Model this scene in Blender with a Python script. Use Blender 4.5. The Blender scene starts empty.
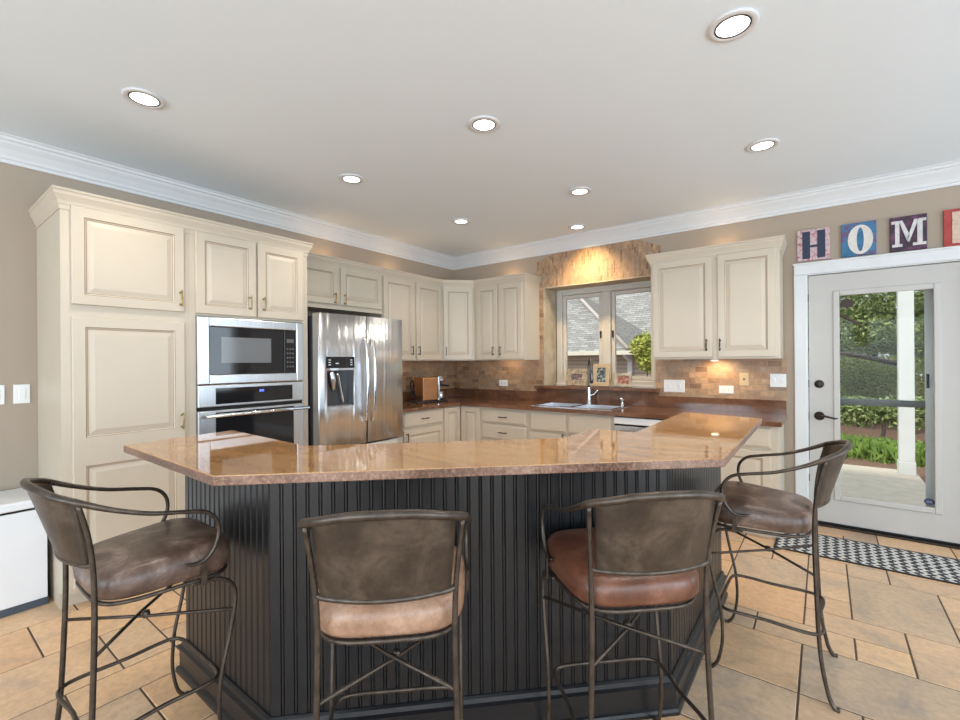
import bpy, bmesh, math, random
from mathutils import Vector, Matrix
random.seed(7)
C = bpy.context.scene.collection
SC = bpy.context.scene
PI = math.pi

# ------------------------------------------------------------------ camera
YAW = 0.6501
cam_d = bpy.data.cameras.new('camera'); cam = bpy.data.objects.new('camera', cam_d); C.objects.link(cam)
cam_d.sensor_width = 36; cam_d.lens = 452.5*36/960; cam_d.shift_y = 1.7/960
cam_d.clip_start = 0.05; cam_d.clip_end = 200
M_ = Matrix.Rotation(YAW, 4, 'Z') @ Matrix.Rotation(PI/2, 4, 'X') @ Matrix.Rotation(-0.0076, 4, 'Z')
cam.matrix_world = Matrix.Translation((3.961, -4.634, 1.362)) @ M_
SC.camera = cam
# ------------------------------------------------------------------ view
SC.view_settings.view_transform = 'Standard'; SC.view_settings.look = 'None'
SC.view_settings.gamma = 1; SC.view_settings.use_curve_mapping = False
SC.view_settings.exposure = 0.08
SC.cycles.use_denoising = True
SC.cycles.max_bounces = 10; SC.cycles.diffuse_bounces = 5; SC.cycles.glossy_bounces = 5
SC.cycles.sample_clamp_indirect = 6
SC.cycles.caustics_reflective = False; SC.cycles.caustics_refractive = False
# ------------------------------------------------------------------ world
W = bpy.data.worlds.new('world'); SC.world = W; W.use_nodes = True
W.node_tree.nodes['Background'].inputs[0].default_value = (0.86, 0.93, 1.0, 1)
W.node_tree.nodes['Background'].inputs[1].default_value = 1.15

def light(kind, name, loc, rot=(0, 0, 0), power=100, col=(1, 1, 1), **kw):
    d = bpy.data.lights.new(name, kind); d.energy = power; d.color = col
    for k, v in kw.items(): setattr(d, k, v)
    o = bpy.data.objects.new(name, d); o.location = loc; o.rotation_euler = rot; C.objects.link(o)
    return o
# sun on the garden and the neighbour's roof
light('SUN', 'sun', (0, 0, 10), (math.radians(48), 0, math.radians(-25)), 3.4, (1.0, 0.95, 0.86), angle=0.1)
# added area lamps for daylight behind the camera, tilted up to brighten the ceiling
light('AREA', 'daylight_fill_front', (3.6, -8.85, 1.35), (math.radians(115), 0, 0), 235, (.70, .86, 1.0), shape='RECTANGLE', size=5.6, size_y=2.1)
light('AREA', 'daylight_fill_right', (7.28, -4.6, 1.5), (math.radians(100), 0, math.radians(90)), 340, (.70, .86, 1.0), shape='RECTANGLE', size=9.0, size_y=2.3)

# ================================================================== helpers
ORG = {}
def V(*a): return Vector(a)
def tag(o, label=None, cat=None, group=None, kind=None):
    if label: o['label'] = label
    if cat: o['category'] = cat
    if group: o['group'] = group
    if kind: o['kind'] = kind
    return o
def thing(name, label, cat, loc=(0, 0, 0), group=None, rz=0):
    o = bpy.data.objects.new(name, None); C.objects.link(o); o.location = loc; o.rotation_euler = (0, 0, rz)
    o.empty_display_size = 0.1
    ORG[o.name] = Vector(loc)
    return tag(o, label, cat, group)

class MB:
    """collects shapes (world coordinates, or local ones for a local root) into ONE mesh"""
    def __init__(s): s.v = []; s.f = []; s.m = []; s.sm = []
    def add(s, vs, fs, mi=0, smooth=False):
        b = len(s.v); s.v += [Vector(v) for v in vs]
        for f in fs: s.f.append([i+b for i in f]); s.m.append(mi); s.sm.append(smooth)
        return s
    def box(s, x0, x1, y0, y1, z0, z1, mi=0, bev=0):
        if bev:
            p = [(x0, y0), (x1, y0), (x1, y1), (x0, y1)]
            return s.prism(p, z0, z1, bev, mi)
        vs = [(x, y, z) for z in (z0, z1) for y in (y0, y1) for x in (x0, x1)]
        return s.add(vs, [(0, 2, 3, 1), (4, 5, 7, 6), (0, 1, 5, 4), (2, 6, 7, 3), (0, 4, 6, 2), (1, 3, 7, 5)], mi)
    def obox(s, fr, a0, a1, b0, b1, c0, c1, mi=0, bev=0):
        """box in a frame: a along u, b up, c along the normal; bev chamfers the front edges"""
        if not bev:
            vs = [fr(a, b, c) for c in (c0, c1) for b in (b0, b1) for a in (a0, a1)]
            return s.add(vs, [(0, 2, 3, 1), (4, 5, 7, 6), (0, 1, 5, 4), (2, 6, 7, 3), (0, 4, 6, 2), (1, 3, 7, 5)], mi)
        r = [(0, c0), (0, c1-bev), (bev*.35, c1-bev*.35), (bev, c1)]
        vs = []
        for i, c in r: vs += [fr(a0+i, b0+i, c), fr(a1-i, b0+i, c), fr(a1-i, b1-i, c), fr(a0+i, b1-i, c)]
        fs = [(3, 2, 1, 0)]
        for k in range(len(r)-1):
            for j in range(4):
                a, b = k*4+j, k*4+(j+1) % 4; fs.append((a, b, b+4, a+4))
        k = (len(r)-1)*4; fs.append((k, k+1, k+2, k+3))
        return s.add(vs, fs, mi)
    def rings(s, rings, closed=True, cap0=True, cap1=True, mi=0, smooth=True):
        n = len(rings[0]); vs = [p for r in rings for p in r]; fs = []
        for k in range(len(rings)-1):
            for j in range(n if closed else n-1):
                a, b = k*n+j, k*n+(j+1) % n; fs.append((a, b, b+n, a+n))
        if cap0: fs.append(tuple(range(n-1, -1, -1)))
        if cap1: fs.append(tuple(range((len(rings)-1)*n, len(rings)*n)))
        return s.add(vs, fs, mi, smooth)
    def prism(s, poly, z0, z1, bev=0, mi=0):
        if bev:
            pi = offset(poly, -bev); pm = offset(poly, -bev*.3)
            R = [[(x, y, z0) for x, y in pi], [(x, y, z0+bev*.3) for x, y in pm], [(x, y, z0+bev) for x, y in poly],
                 [(x, y, z1-bev) for x, y in poly], [(x, y, z1-bev*.3) for x, y in pm], [(x, y, z1) for x, y in pi]]
        else:
            R = [[(x, y, z0) for x, y in poly], [(x, y, z1) for x, y in poly]]
        return s.rings(R, mi=mi, smooth=False)
    def tube(s, pts, r, n=10, closed=False, smooth=True, sub=6, mi=0):
        P = [Vector(p) for p in pts]; rad = r if isinstance(r, (list, tuple)) else [r]*len(P)
        if smooth and len(P) > 2:
            Q = []; RR = []; N = len(P); rng = N if closed else N-1
            for i in range(rng):
                p0 = P[(i-1) % N] if closed or i else P[0]*2-P[1]
                p1 = P[i]; p2 = P[(i+1) % N]
                p3 = P[(i+2) % N] if closed or i+2 < N else P[-1]*2-P[-2]
                for k in range(sub):
                    t = k/sub
                    Q.append(.5*((2*p1)+(p2-p0)*t+(2*p0-5*p1+4*p2-p3)*t*t+(3*p1-p0-3*p2+p3)*t**3))
                    RR.append(rad[i]*(1-t)+rad[(i+1) % N]*t)
            if not closed: Q.append(P[-1]); RR.append(rad[-1])
            P, rad = Q, RR
        N = len(P); up = None; R = []
        for i in range(N):
            a = P[i-1] if (i or closed) else P[0]; b = P[(i+1) % N] if (i < N-1 or closed) else P[-1]
            t = (b-a).normalized()
            if up is None: up = Vector((0, 0, 1)) if abs(t.z) < .9 else Vector((1, 0, 0))
            x = (up-t*up.dot(t)).normalized(); y = t.cross(x); up = x
            R.append([P[i]+(x*math.cos(2*PI*j/n)+y*math.sin(2*PI*j/n))*rad[i] for j in range(n)])
        if closed:
            vs = [p for r_ in R for p in r_]; fs = []
            for k in range(N):
                for j in range(n):
                    a, b = k*n+j, k*n+(j+1) % n; c, d = ((k+1) % N)*n+j, ((k+1) % N)*n+(j+1) % n
                    fs.append((a, b, d, c))
            return s.add(vs, fs, mi, True)
        return s.rings(R, mi=mi)
    def lathe(s, prof, c, n=24, axis='z', mi=0):
        R = []
        for r, h in prof:
            ring = []
            for j in range(n):
                a = 2*PI*j/n; p = (r*math.cos(a), r*math.sin(a), h)
                if axis == 'y': p = (p[0], -p[2], p[1])
                elif axis == 'x': p = (p[2], p[0], p[1])
                ring.append((c[0]+p[0], c[1]+p[1], c[2]+p[2]))
            R.append(ring)
        return s.rings(R, mi=mi)
    def sweep(s, path, prof, pre=None, post=None, mi=0):
        """profile (outward to the right of the path, z) along a plan polyline with mitred corners"""
        P = [Vector(p) for p in path]; R = []
        for i, p in enumerate(P):
            a = P[i-1] if i else (Vector(pre) if pre else None)
            b = P[i+1] if i < len(P)-1 else (Vector(post) if post else None)
            d1 = (p-a).normalized() if a is not None else (b-p).normalized()
            d2 = (b-p).normalized() if b is not None else d1
            n1 = Vector((d1.y, -d1.x)); n2 = Vector((d2.y, -d2.x)); m = (n1+n2); m = m/(1+n1.dot(n2))
            R.append([(p.x+m.x*o, p.y+m.y*o, z) for o, z in prof])
        return s.rings(R, mi=mi, smooth=False)
    def build(s, name, mats, parent=None, label=None, weld=False):
        me = bpy.data.meshes.new(name)
        off = Vector((0, 0, 0))
        if parent is not None:
            off = ORG.get(parent.name, Vector((0, 0, 0)))
        me.from_pydata([tuple(v-off) for v in s.v], [], s.f)
        for m in (mats if isinstance(mats, (list, tuple)) else [mats]): me.materials.append(m)
        me.polygons.foreach_set('material_index', s.m); me.polygons.foreach_set('use_smooth', s.sm)
        bm = bmesh.new(); bm.from_mesh(me)
        if weld: bmesh.ops.remove_doubles(bm, verts=bm.verts, dist=1e-5)
        bmesh.ops.recalc_face_normals(bm, faces=bm.faces)
        bm.to_mesh(me); bm.free(); me.update()
        o = bpy.data.objects.new(name, me); C.objects.link(o)
        if parent is not None: o.parent = parent; ORG[o.name] = off
        if label: o['label'] = label
        return o
def offset(poly, d):
    """move a plan polygon outwards by d (negative: inwards)"""
    n = len(poly); P = [Vector(p) for p in poly]
    area = sum(P[i].x*P[(i+1) % n].y-P[(i+1) % n].x*P[i].y for i in range(n)); sg = 1 if area > 0 else -1
    R = []
    for i in range(n):
        d1 = (P[i]-P[i-1]).normalized(); d2 = (P[(i+1) % n]-P[i]).normalized()
        n1 = Vector((d1.y, -d1.x))*sg; n2 = Vector((d2.y, -d2.x))*sg
        den = 1+n1.dot(n2); m = (n1+n2)/max(den, .2); R.append((P[i].x+m.x*d, P[i].y+m.y*d))
    return R
def frame(o, u, n):
    o, u, n = Vector(o), Vector(u), Vector(n)
    return lambda a, b, c: o+u*a+n*c+Vector((0, 0, b))
LW = lambda x, y, z=0: frame((x, y, z), (0, 1, 0), (1, 0, 0))      # faces on the left wall
BW = lambda x, y, z=0: frame((x, y, z), (1, 0, 0), (0, -1, 0))     # faces on the back wall

# ================================================================== materials
class NT:
    def __init__(s, name):
        s.m = bpy.data.materials.new(name); s.m.use_nodes = True; s.t = s.m.node_tree
        s.b = s.t.nodes['Principled BSDF']
    def n(s, typ, **kw):
        o = s.t.nodes.new(typ)
        for k, v in kw.items():
            if k in o.inputs: o.inputs[k].default_value = v
            else: setattr(o, k, v)
        return o
    def l(s, a, b): s.t.links.new(a, b)
    def coord(s, which='Object', scale=(1, 1, 1), rot=(0, 0, 0)):
        c = s.n('ShaderNodeTexCoord'); m = s.n('ShaderNodeMapping'); m.inputs['Scale'].default_value = scale; m.inputs['Rotation'].default_value = rot
        s.l(c.outputs[which], m.inputs[0]); return m.outputs[0]
    def noise(s, vec, scale, detail=4, rough=.55, dist=0):
        o = s.n('ShaderNodeTexNoise'); o.inputs['Scale'].default_value = scale; o.inputs['Detail'].default_value = detail
        o.inputs['Roughness'].default_value = rough; o.inputs['Distortion'].default_value = dist
        s.l(vec, o.inputs['Vector']); return o.outputs['Fac']
    def ramp(s, fac, stops):
        o = s.n('ShaderNodeValToRGB'); e = o.color_ramp.elements
        while len(e) < len(stops): e.new(.5)
        for i, (p, c) in enumerate(stops): e[i].position = p; e[i].color = (*c, 1)
        s.l(fac, o.inputs[0]); return o.outputs[0]
    def mix(s, a, b, fac, mode='MIX'):
        o = s.n('ShaderNodeMix', data_type='RGBA', blend_type=mode)
        for sock, v in ((o.inputs[6], a), (o.inputs[7], b), (o.inputs[0], fac)):
            if hasattr(v, 'links') or isinstance(v, bpy.types.NodeSocket): s.l(v, sock)
            else: sock.default_value = (*v, 1) if isinstance(v, tuple) else v
        return o.outputs[2]
    def bump(s, h, strength=.2, dist=.01):
        o = s.n('ShaderNodeBump'); o.inputs['Strength'].default_value = strength; o.inputs['Distance'].default_value = dist
        s.l(h, o.inputs['Height']); s.l(o.outputs[0], s.b.inputs['Normal'])
    def set(s, col=None, rough=None, metal=None, **kw):
        if col is not None:
            if isinstance(col, tuple): s.b.inputs['Base Color'].default_value = (*col, 1)
            else: s.l(col, s.b.inputs['Base Color'])
        if rough is not None:
            if isinstance(rough, (int, float)): s.b.inputs['Roughness'].default_value = rough
            else: s.l(rough, s.b.inputs['Roughness'])
        if metal is not None: s.b.inputs['Metallic'].default_value = metal
        for k, v in kw.items(): s.b.inputs[k].default_value = v
        return s.m
def plain(name, col, rough=.5, metal=0, var=.06, vs=6, bump=0, bs=60, **kw):
    t = NT(name); v = t.coord()
    f = t.noise(v, vs, 4)
    c = t.ramp(f, [(.3, tuple(x*(1-var) for x in col)), (.7, tuple(min(1, x*(1+var)) for x in col))])
    if bump: t.bump(t.noise(v, bs, 3), bump, .003)
    return t.set(c, rough, metal, **kw)
def emit(name, col, st):
    t = NT(name); return t.set((0, 0, 0), .5, 0, **{'Emission Color': (*col, 1), 'Emission Strength': st})

M = {}
M['wall'] = plain('taupe_paint', (.40, .325, .255), .85, var=.02, vs=2, bump=.05, bs=120)
M['ceiling'] = plain('ceiling_paint', (.775, .85, .905), .9, var=.01, vs=1)
M['white'] = plain('white_trim_paint', (.68, .685, .69), .45, var=.02)
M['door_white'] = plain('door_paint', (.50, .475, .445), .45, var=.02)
M['cream'] = plain('cream_cabinet_paint', (.585, .505, .40), .42, var=.025, vs=3)
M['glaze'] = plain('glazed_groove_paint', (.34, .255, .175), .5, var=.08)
M['black_paint'] = plain('black_satin_paint', (.009, .0095, .011), .3, var=.15, vs=9)
M['brass'] = plain('antique_brass', (.32, .215, .075), .32, 1, var=.15, vs=40)
M['bronze'] = plain('dark_bronze', (.045, .036, .03), .38, .8, var=.2, vs=30)
M['black'] = plain('black_plastic', (.012, .012, .013), .35, var=.1)
M['window_white'] = plain('window_paint', (.60, .56, .50), .45, var=.02)
M['darkgap'] = plain('dark_rubber', (.01, .01, .01), .8, var=.1)
M['chrome'] = plain('chrome', (.75, .75, .76), .12, 1, var=.02)
M['nickel'] = plain('brushed_nickel', (.13, .12, .11), .3, 1, var=.05)
M['plate'] = plain('white_plate_plastic', (.82, .82, .81), .35, var=.01)
M['tanplate'] = plain('tan_plate_plastic', (.62, .47, .27), .4, var=.02)
M['slot'] = plain('plate_slots', (.10, .10, .10), .6, var=.02)
M['cellwhite'] = plain('white_enamel', (.80, .81, .83), .35, var=.01)
M['slate'] = plain('slate_blue_plinth', (.055, .07, .09), .5, var=.1)

def steel(name, streak=1.0):
    t = NT(name); v = t.coord('Object', (4, 4, .16)); f = t.noise(v, 2.4, 2, .4, .5)
    f2 = t.noise(t.coord('Object', (300, 300, 2)), 1.0, 2)
    c = t.ramp(f2, [(.3, (.56, .575, .60)), (.7, (.68, .695, .72))])
    t.bump(f, .55*streak, .03)
    return t.set(c, .30, 1.0)
M['steel'] = steel('stainless_steel'); M['steel_flat'] = steel('stainless_steel_flat', .12)
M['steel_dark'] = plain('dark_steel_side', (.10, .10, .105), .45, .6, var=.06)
M['glass_black'] = plain('black_oven_glass', (.012, .012, .014), .06, var=.05)
M['glass_mid'] = plain('microwave_window_mesh', (.16, .165, .17), .1, var=.04)
M['display_blue'] = emit('blue_display', (.12, .18, 1.0), 1.6)
M['icon'] = emit('panel_icons', (.8, .85, .9), .7)
M['lamp'] = emit('lamp_lens', (1, .98, .95), 4.0)

def granite(name, base, dark, light_, scale=1.0, rough=.035, ior=2.0):
    t = NT(name); v = t.coord('Object')
    w = t.coord('Object', (1, 1, 1), (0, 0, .6))
    big = t.noise(t.coord('Object', (.8, 2.6, 1), (0, 0, .7)), 2.2*scale, 7, .6, 1.2)
    fine = t.noise(v, 160*scale, 3, .7); mid = t.noise(v, 28*scale, 5, .65)
    c1 = t.ramp(big, [(.25, dark), (.45, base), (.6, light_), (.75, base)])
    c2 = t.ramp(fine, [(.35, tuple(x*.55 for x in dark)), (.5, base), (.68, tuple(min(1, x*1.35) for x in light_))])
    c3 = t.ramp(mid, [(.3, dark), (.6, base)])
    c = t.mix(t.mix(c1, c3, .3), c2, .35)
    return t.set(c, rough, 0, **{'IOR': ior})
M['granite'] = granite('polished_island_granite', (.44, .215, .078), (.19, .078, .038), (.60, .34, .145))
M['granite_edge_shaded'] = granite('shaded_island_edge', (.20, .105, .068), (.02, .010, .008), (.46, .28, .20), .62, .3, 1.4)  # same stone as the top, speckled; edge shade put into the colour
M['granite_dark'] = granite('polished_counter_granite', (.155, .068, .038), (.04, .018, .012), (.30, .15, .085), 2.2, .10, 1.55)

def floor_mat():
    t = NT('slate_floor_tile'); g = t.n('ShaderNodeAttribute', attribute_name='tile'); v = t.coord('Object')
    rnd = g.outputs['Fac']
    add = t.n('ShaderNodeVectorMath', operation='ADD'); t.l(v, add.inputs[0])
    mul = t.n('ShaderNodeMath', operation='MULTIPLY'); mul.inputs[1].default_value = 37.0; t.l(rnd, mul.inputs[0]); t.l(mul.outputs[0], add.inputs[1])
    big = t.noise(add.outputs[0], 2.4, 6, .62, .8); fine = t.noise(v, 34, 5, .65)
    base = t.ramp(rnd, [(0, (.66, .37, .185)), (.22, (.72, .45, .255)), (.42, (.54, .38, .26)), (.6, (.76, .50, .295)), (.78, (.38, .315, .255)), (1, (.70, .40, .205))])
    vein = t.ramp(big, [(.33, (.32, .25, .20)), (.45, (.66, .43, .25)), (.57, (.80, .53, .31)), (.70, (.42, .33, .25))])
    c = t.mix(base, vein, .42); c = t.mix(c, t.ramp(fine, [(.32, (.62, .58, .55)), (.68, (1.1, 1.08, 1.05))]), .5, 'MULTIPLY')
    t.bump(t.noise(v, 14, 6), .18, .01)
    return t.set(c, t.ramp(big, [(.3, (.34,)*3), (.7, (.5,)*3)]))
M['tile'] = floor_mat()
M['grout'] = plain('dark_grout', (.10, .07, .05), .9, var=.15, vs=30)

def splash(name, swap, horiz=True):
    t = NT(name); c = t.n('ShaderNodeTexCoord'); s = t.n('ShaderNodeSeparateXYZ'); t.l(c.outputs['Object'], s.inputs[0])
    k = t.n('ShaderNodeCombineXYZ')
    a, b = (s.outputs['Y'] if swap else s.outputs['X']), s.outputs['Z']
    if not horiz: a, b = b, a
    t.l(a, k.inputs[0]); t.l(b, k.inputs[1])
    br = t.n('ShaderNodeTexBrick'); t.l(k.outputs[0], br.inputs['Vector'])
    br.inputs['Color1'].default_value = (0, 0, 0, 1); br.inputs['Color2'].default_value = (1, 1, 1, 1); br.inputs['Mortar'].default_value = (.5, .5, .5, 1)
    br.inputs['Scale'].default_value = 1; br.inputs['Mortar Size'].default_value = .003; br.inputs['Brick Width'].default_value = .105 if horiz else .07; br.inputs['Row Height'].default_value = .052 if horiz else .024
    br.inputs['Bias'].default_value = 0
    col = t.ramp(br.outputs['Color'], [(0, (.25, .14, .08)), (.3, (.46, .28, .165)), (.5, (.34, .23, .155)), (.75, (.55, .35, .20)), (1, (.33, .25, .185))])
    n = t.noise(c.outputs['Object'], 26, 5, .6)
    col = t.mix(col, t.ramp(n, [(.3, (.62, .58, .55)), (.7, (1.15, 1.12, 1.08))]), .7, 'MULTIPLY')
    col = t.mix(col, (.37, .245, .155), br.outputs['Fac'])
    inv = t.n('ShaderNodeMath', operation='SUBTRACT'); inv.inputs[0].default_value = 1; t.l(br.outputs['Fac'], inv.inputs[1]); t.bump(inv.outputs[0], .3, .003)
    return t.set(col, .5)
M['splash_b'] = splash('travertine_brick_back', False); M['splash_l'] = splash('travertine_brick_left', True)
M['splash_v'] = splash('travertine_brick_soldier', False, False)
M['stone'] = plain('pale_travertine', (.48, .40, .29), .55, var=.22, vs=7, bump=.1, bs=30)

def leather(name, a, b, c, rough=.36):
    t = NT(name); v = t.coord(); big = t.noise(v, 7, 6, .62, .6); fine = t.noise(v, 55, 4, .6)
    col = t.ramp(big, [(.3, a), (.5, b), (.68, c)])
    col = t.mix(col, t.ramp(fine, [(.35, (.6, .58, .56)), (.65, (1.12, 1.1, 1.08))]), .5, 'MULTIPLY')
    t.bump(fine, .15, .004)
    return t.set(col, rough)
M['seat_dark'] = leather('worn_brown_leather', (.055, .031, .021), (.14, .085, .062), (.34, .24, .195))
M['seat_red'] = leather('worn_cognac_leather', (.085, .03, .016), (.155, .06, .034), (.26, .125, .08))
M['seat_tan'] = leather('worn_tan_leather', (.26, .14, .085), (.38, .22, .14), (.46, .30, .21))
M['back'] = leather('dark_hide', (.020, .012, .008), (.044, .028, .018), (.095, .066, .046), .42)
M['iron'] = plain('forged_iron', (.085, .066, .052), .36, .7, var=.35, vs=35, bump=.1, bs=90)

def glass(name, tint=(.97, .985, .98)):
    t = NT(name); tr = t.n('ShaderNodeBsdfTransparent'); tr.inputs[0].default_value = (*tint, 1)
    gl = t.n('ShaderNodeBsdfGlossy'); gl.inputs['Roughness'].default_value = .0
    fr = t.n('ShaderNodeFresnel'); fr.inputs[0].default_value = 1.12
    mx = t.n('ShaderNodeMixShader'); t.l(fr.outputs[0], mx.inputs[0]); t.l(tr.outputs[0], mx.inputs[1]); t.l(gl.outputs[0], mx.inputs[2])
    t.l(mx.outputs[0], t.t.nodes['Material Output'].inputs['Surface']); return t.m
M['glass'] = glass('window_glass')

# ================================================================== room shell
X1, Y0, H = 7.0, -9.0, 2.74
def wall_with_holes(mb, fr, a0, a1, b0, b1, t, holes):
    """wall slab in a frame (front at c=0, back at c=-t) with rectangular holes (a0,a1,b0,b1)"""
    xs = sorted({a0, a1, *[h[0] for h in holes], *[h[1] for h in holes]}); zs = sorted({b0, b1, *[h[2] for h in holes], *[h[3] for h in holes]})
    for i in range(len(xs)-1):
        j = 0
        while j < len(zs)-1:
            cx = (xs[i]+xs[i+1])/2
            inside = lambda k: any(h[0] < cx < h[1] and h[2] < (zs[k]+zs[k+1])/2 < h[3] for h in holes)
            if inside(j): j += 1; continue
            k = j
            while k < len(zs)-1 and not inside(k): k += 1
            mb.obox(fr, xs[i], xs[i+1], zs[j], zs[k], -t, 0); j = k
WX0, WX1, WZ0, WZ1 = 1.375, 2.63, 1.08, 2.215          # kitchen window opening
DX0, DX1, DZ1 = 3.85, 4.775, 2.062                       # door opening
mb = MB(); wall_with_holes(mb, BW(0, 0), -.2, X1, 0, H, .34, [(WX0, WX1, WZ0, WZ1), (DX0, DX1, 0, DZ1)])
tag(mb.build('wall_back', M['wall']), kind='structure')
mb = MB(); mb.box(-.2, 0, Y0, 0, 0, H); tag(mb.build('wall_left', M['wall']), kind='structure')
mb = MB(); wall_with_holes(mb, frame((X1, 0, 0), (0, -1, 0), (-1, 0, 0)), 0, -Y0, 0, H, .2, [(.25, .95, .3, 2.4), (1.15, 1.9, .3, 2.4), (2.6, 4.4, .3, 2.4), (4.8, 6.8, .3, 2.4), (7.2, 8.6, .3, 2.4)])
tag(mb.build('wall_right', M['wall']), kind='structure')
mb = MB(); wall_with_holes(mb, frame((X1, Y0, 0), (-1, 0, 0), (0, 1, 0)), 0, X1, 0, H, .2, [(.6, 2.2, .4, 2.5), (2.5, 4.1, .4, 2.5), (4.4, 6.2, .4, 2.5)])
tag(mb.build('wall_front', M['wall']), kind='structure')
LIGHTS = [(1.17, -3.815), (2.40, -2.525), (3.67, -2.515), (3.655, -1.216), (1.155, -2.514), (1.142, -1.216), (2.394, -1.216), (1.954, -.33)]
mb = MB(); mb.box(-.2, X1, Y0, .3, H, H+.1); tag(mb.build('ceiling', M['ceiling']), kind='structure')

# floor: tiles of several sizes on a 0.201 m grid
def build_floor():
    m = .201; ox, oy = 4.07, -1.98
    i0, i1, j0, j1 = -20, 15, -35, 10
    used = {}; tiles = []
    def put(i, j, w, h):
        for a in range(w):
            for b in range(h):
                if (i+a, j+b) in used: return False
        for a in range(w):
            for b in range(h): used[(i+a, j+b)] = 1
        tiles.append((i, j, w, h)); return True
    for t in [(0, 2, 2, 3), (0, 5, 1, 1), (1, 5, 2, 1), (-1, 1, 2, 1), (0, 0, 1, 1), (-2, 0, 2, 1), (-1, 2, 1, 1), (-1, 3, 1, 2), (-3, 1, 2, 2), (1, 0, 2, 2),
              (-3, -2, 2, 2), (-1, -2, 3, 2), (-3, 0, 1, 1), (2, 3, 2, 2), (2, 2, 1, 1), (-17, -11, 2, 3), (-17, -13, 2, 2), (-15, -10, 2, 1), (-15, -12, 2, 2), (-13, -13, 3, 2),
              (-3, -4, 2, 2), (-1, -4, 1, 2), (0, -5, 3, 3), (-5, -3, 2, 2), (-3, 3, 2, 2)]: put(*t)
    rng = random.Random(4)
    for j in range(j0, j1):
        for i in range(i0, i1):
            if (i, j) in used: continue
            opts = [(2, 2), (3, 2), (2, 3), (2, 1), (1, 2), (2, 2), (1, 1)]
            rng.shuffle(opts); opts.append((1, 1))
            for w, h in opts:
                if put(i, j, w, h): break
    mb = MB(); g = .0040; tint = []
    gray = {(0, 2): .8, (-1, -2): .78, (1, 0): .45, (-3, 0): .82, (-2, 0): .5, (-1, 1): .45, (0, 0): .6, (-3, -2): .24, (-3, 1): .02}
    for i, j, w, h in tiles:
        x0, x1, y0, y1 = ox+i*m, ox+(i+w)*m, oy+j*m, oy+(j+h)*m
        x0, x1, y0, y1 = max(x0, 0), min(x1, X1), max(y0, Y0), min(y1, .34)
        if x1-x0 < .01 or y1-y0 < .01: continue
        b = .002; tint.append(gray.get((i, j), rng.random()))
        vs = []
        for ins, z in ((g, -.006), (g, -b), (g+b, 0)):
            vs += [(x0+ins, y0+ins, z), (x1-ins, y0+ins, z), (x1-ins, y1-ins, z), (x0+ins, y1-ins, z)]
        fs = [(8, 9, 10, 11)]
        for k in range(2):
            for q in range(4): a, c = k*4+q, k*4+(q+1) % 4; fs.append((a, c, c+4, a+4))
        mb.add(vs, fs, 0)
    mb.box(-.2, X1+.2, Y0-.2, .34, -.1, -.003, 1)
    fl = tag(mb.build('floor', [M['tile'], M['grout']]), kind='structure')
    at = fl.data.attributes.new('tile', 'FLOAT', 'FACE'); vals = []
    for p in fl.data.polygons:
        c = p.center; vals.append(0)
    for i, p in enumerate(fl.data.polygons):
        if p.material_index == 0: vals[i] = tint[i//9]
    at.data.foreach_set('value', vals)
build_floor()

# room crown moulding
CROWN = [(0, H-.147), (.010, H-.147), (.014, H-.128), (.022, H-.122), (.026, H-.105), (.045, H-.07), (.066, H-.045), (.072, H-.030), (.084, H-.026), (.088, H-.010), (.100, H-.006), (.100, H), (0, H)]
mb = MB(); mb.sweep([(0, Y0), (0, 0), (X1, 0)], CROWN); tag(mb.build('trim_1', M['white']), kind='structure')
BASEB = [(0, 0), (.018, 0), (.018, .11), (.012, .125), (.010, .14), (0, .145)]
mb = MB(); mb.sweep([(0, Y0), (0, -4.06)], BASEB); tag(mb.build('baseboard_left', M['white']), kind='structure')
mb = MB(); mb.sweep([(4.87, 0), (X1, 0)], BASEB); tag(mb.build('baseboard_back', M['white']), kind='structure')

# ---------------------------------------------------------------- backsplash and the window niche
t8 = .008
mb = MB()
B = BW(0, 0)
mb.obox(B, .009, 1.285, 1.0, 1.40, 0, t8); mb.obox(B, 2.66, 3.71, 1.0, 1.375, 0, t8)
mb.obox(B, 1.285, WX0, 1.08, 2.215, 0, t8); mb.obox(B, WX1, 2.6595, 1.08, 2.215, 0, t8)
top = [(1.285, 2.2155), (1.285, 2.515), (1.535, 2.592), (2.455, 2.592), (2.69, 2.49), (2.69, 2.2155)]
mb.rings([[B(a, b, 0) for a, b in top], [B(a, b, t8) for a, b in top]], mi=1, smooth=False)
mb.obox(LW(0, 0), -1.62, -.0005, 1.0, 1.40, 0, t8, mi=2)
tag(mb.build('trim_2', [M['splash_b'], M['splash_v'], M['splash_l']]), kind='structure')
mb = MB()
mb.box(WX0, WX0+.012, -.008, .27, WZ0, WZ1); mb.box(WX1-.012, WX1, -.008, .27, WZ0, WZ1); mb.box(WX0+.012, WX1-.012, -.008, .27, WZ1-.012, WZ1)
tag(mb.build('trim_3', M['stone']), kind='structure')

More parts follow.
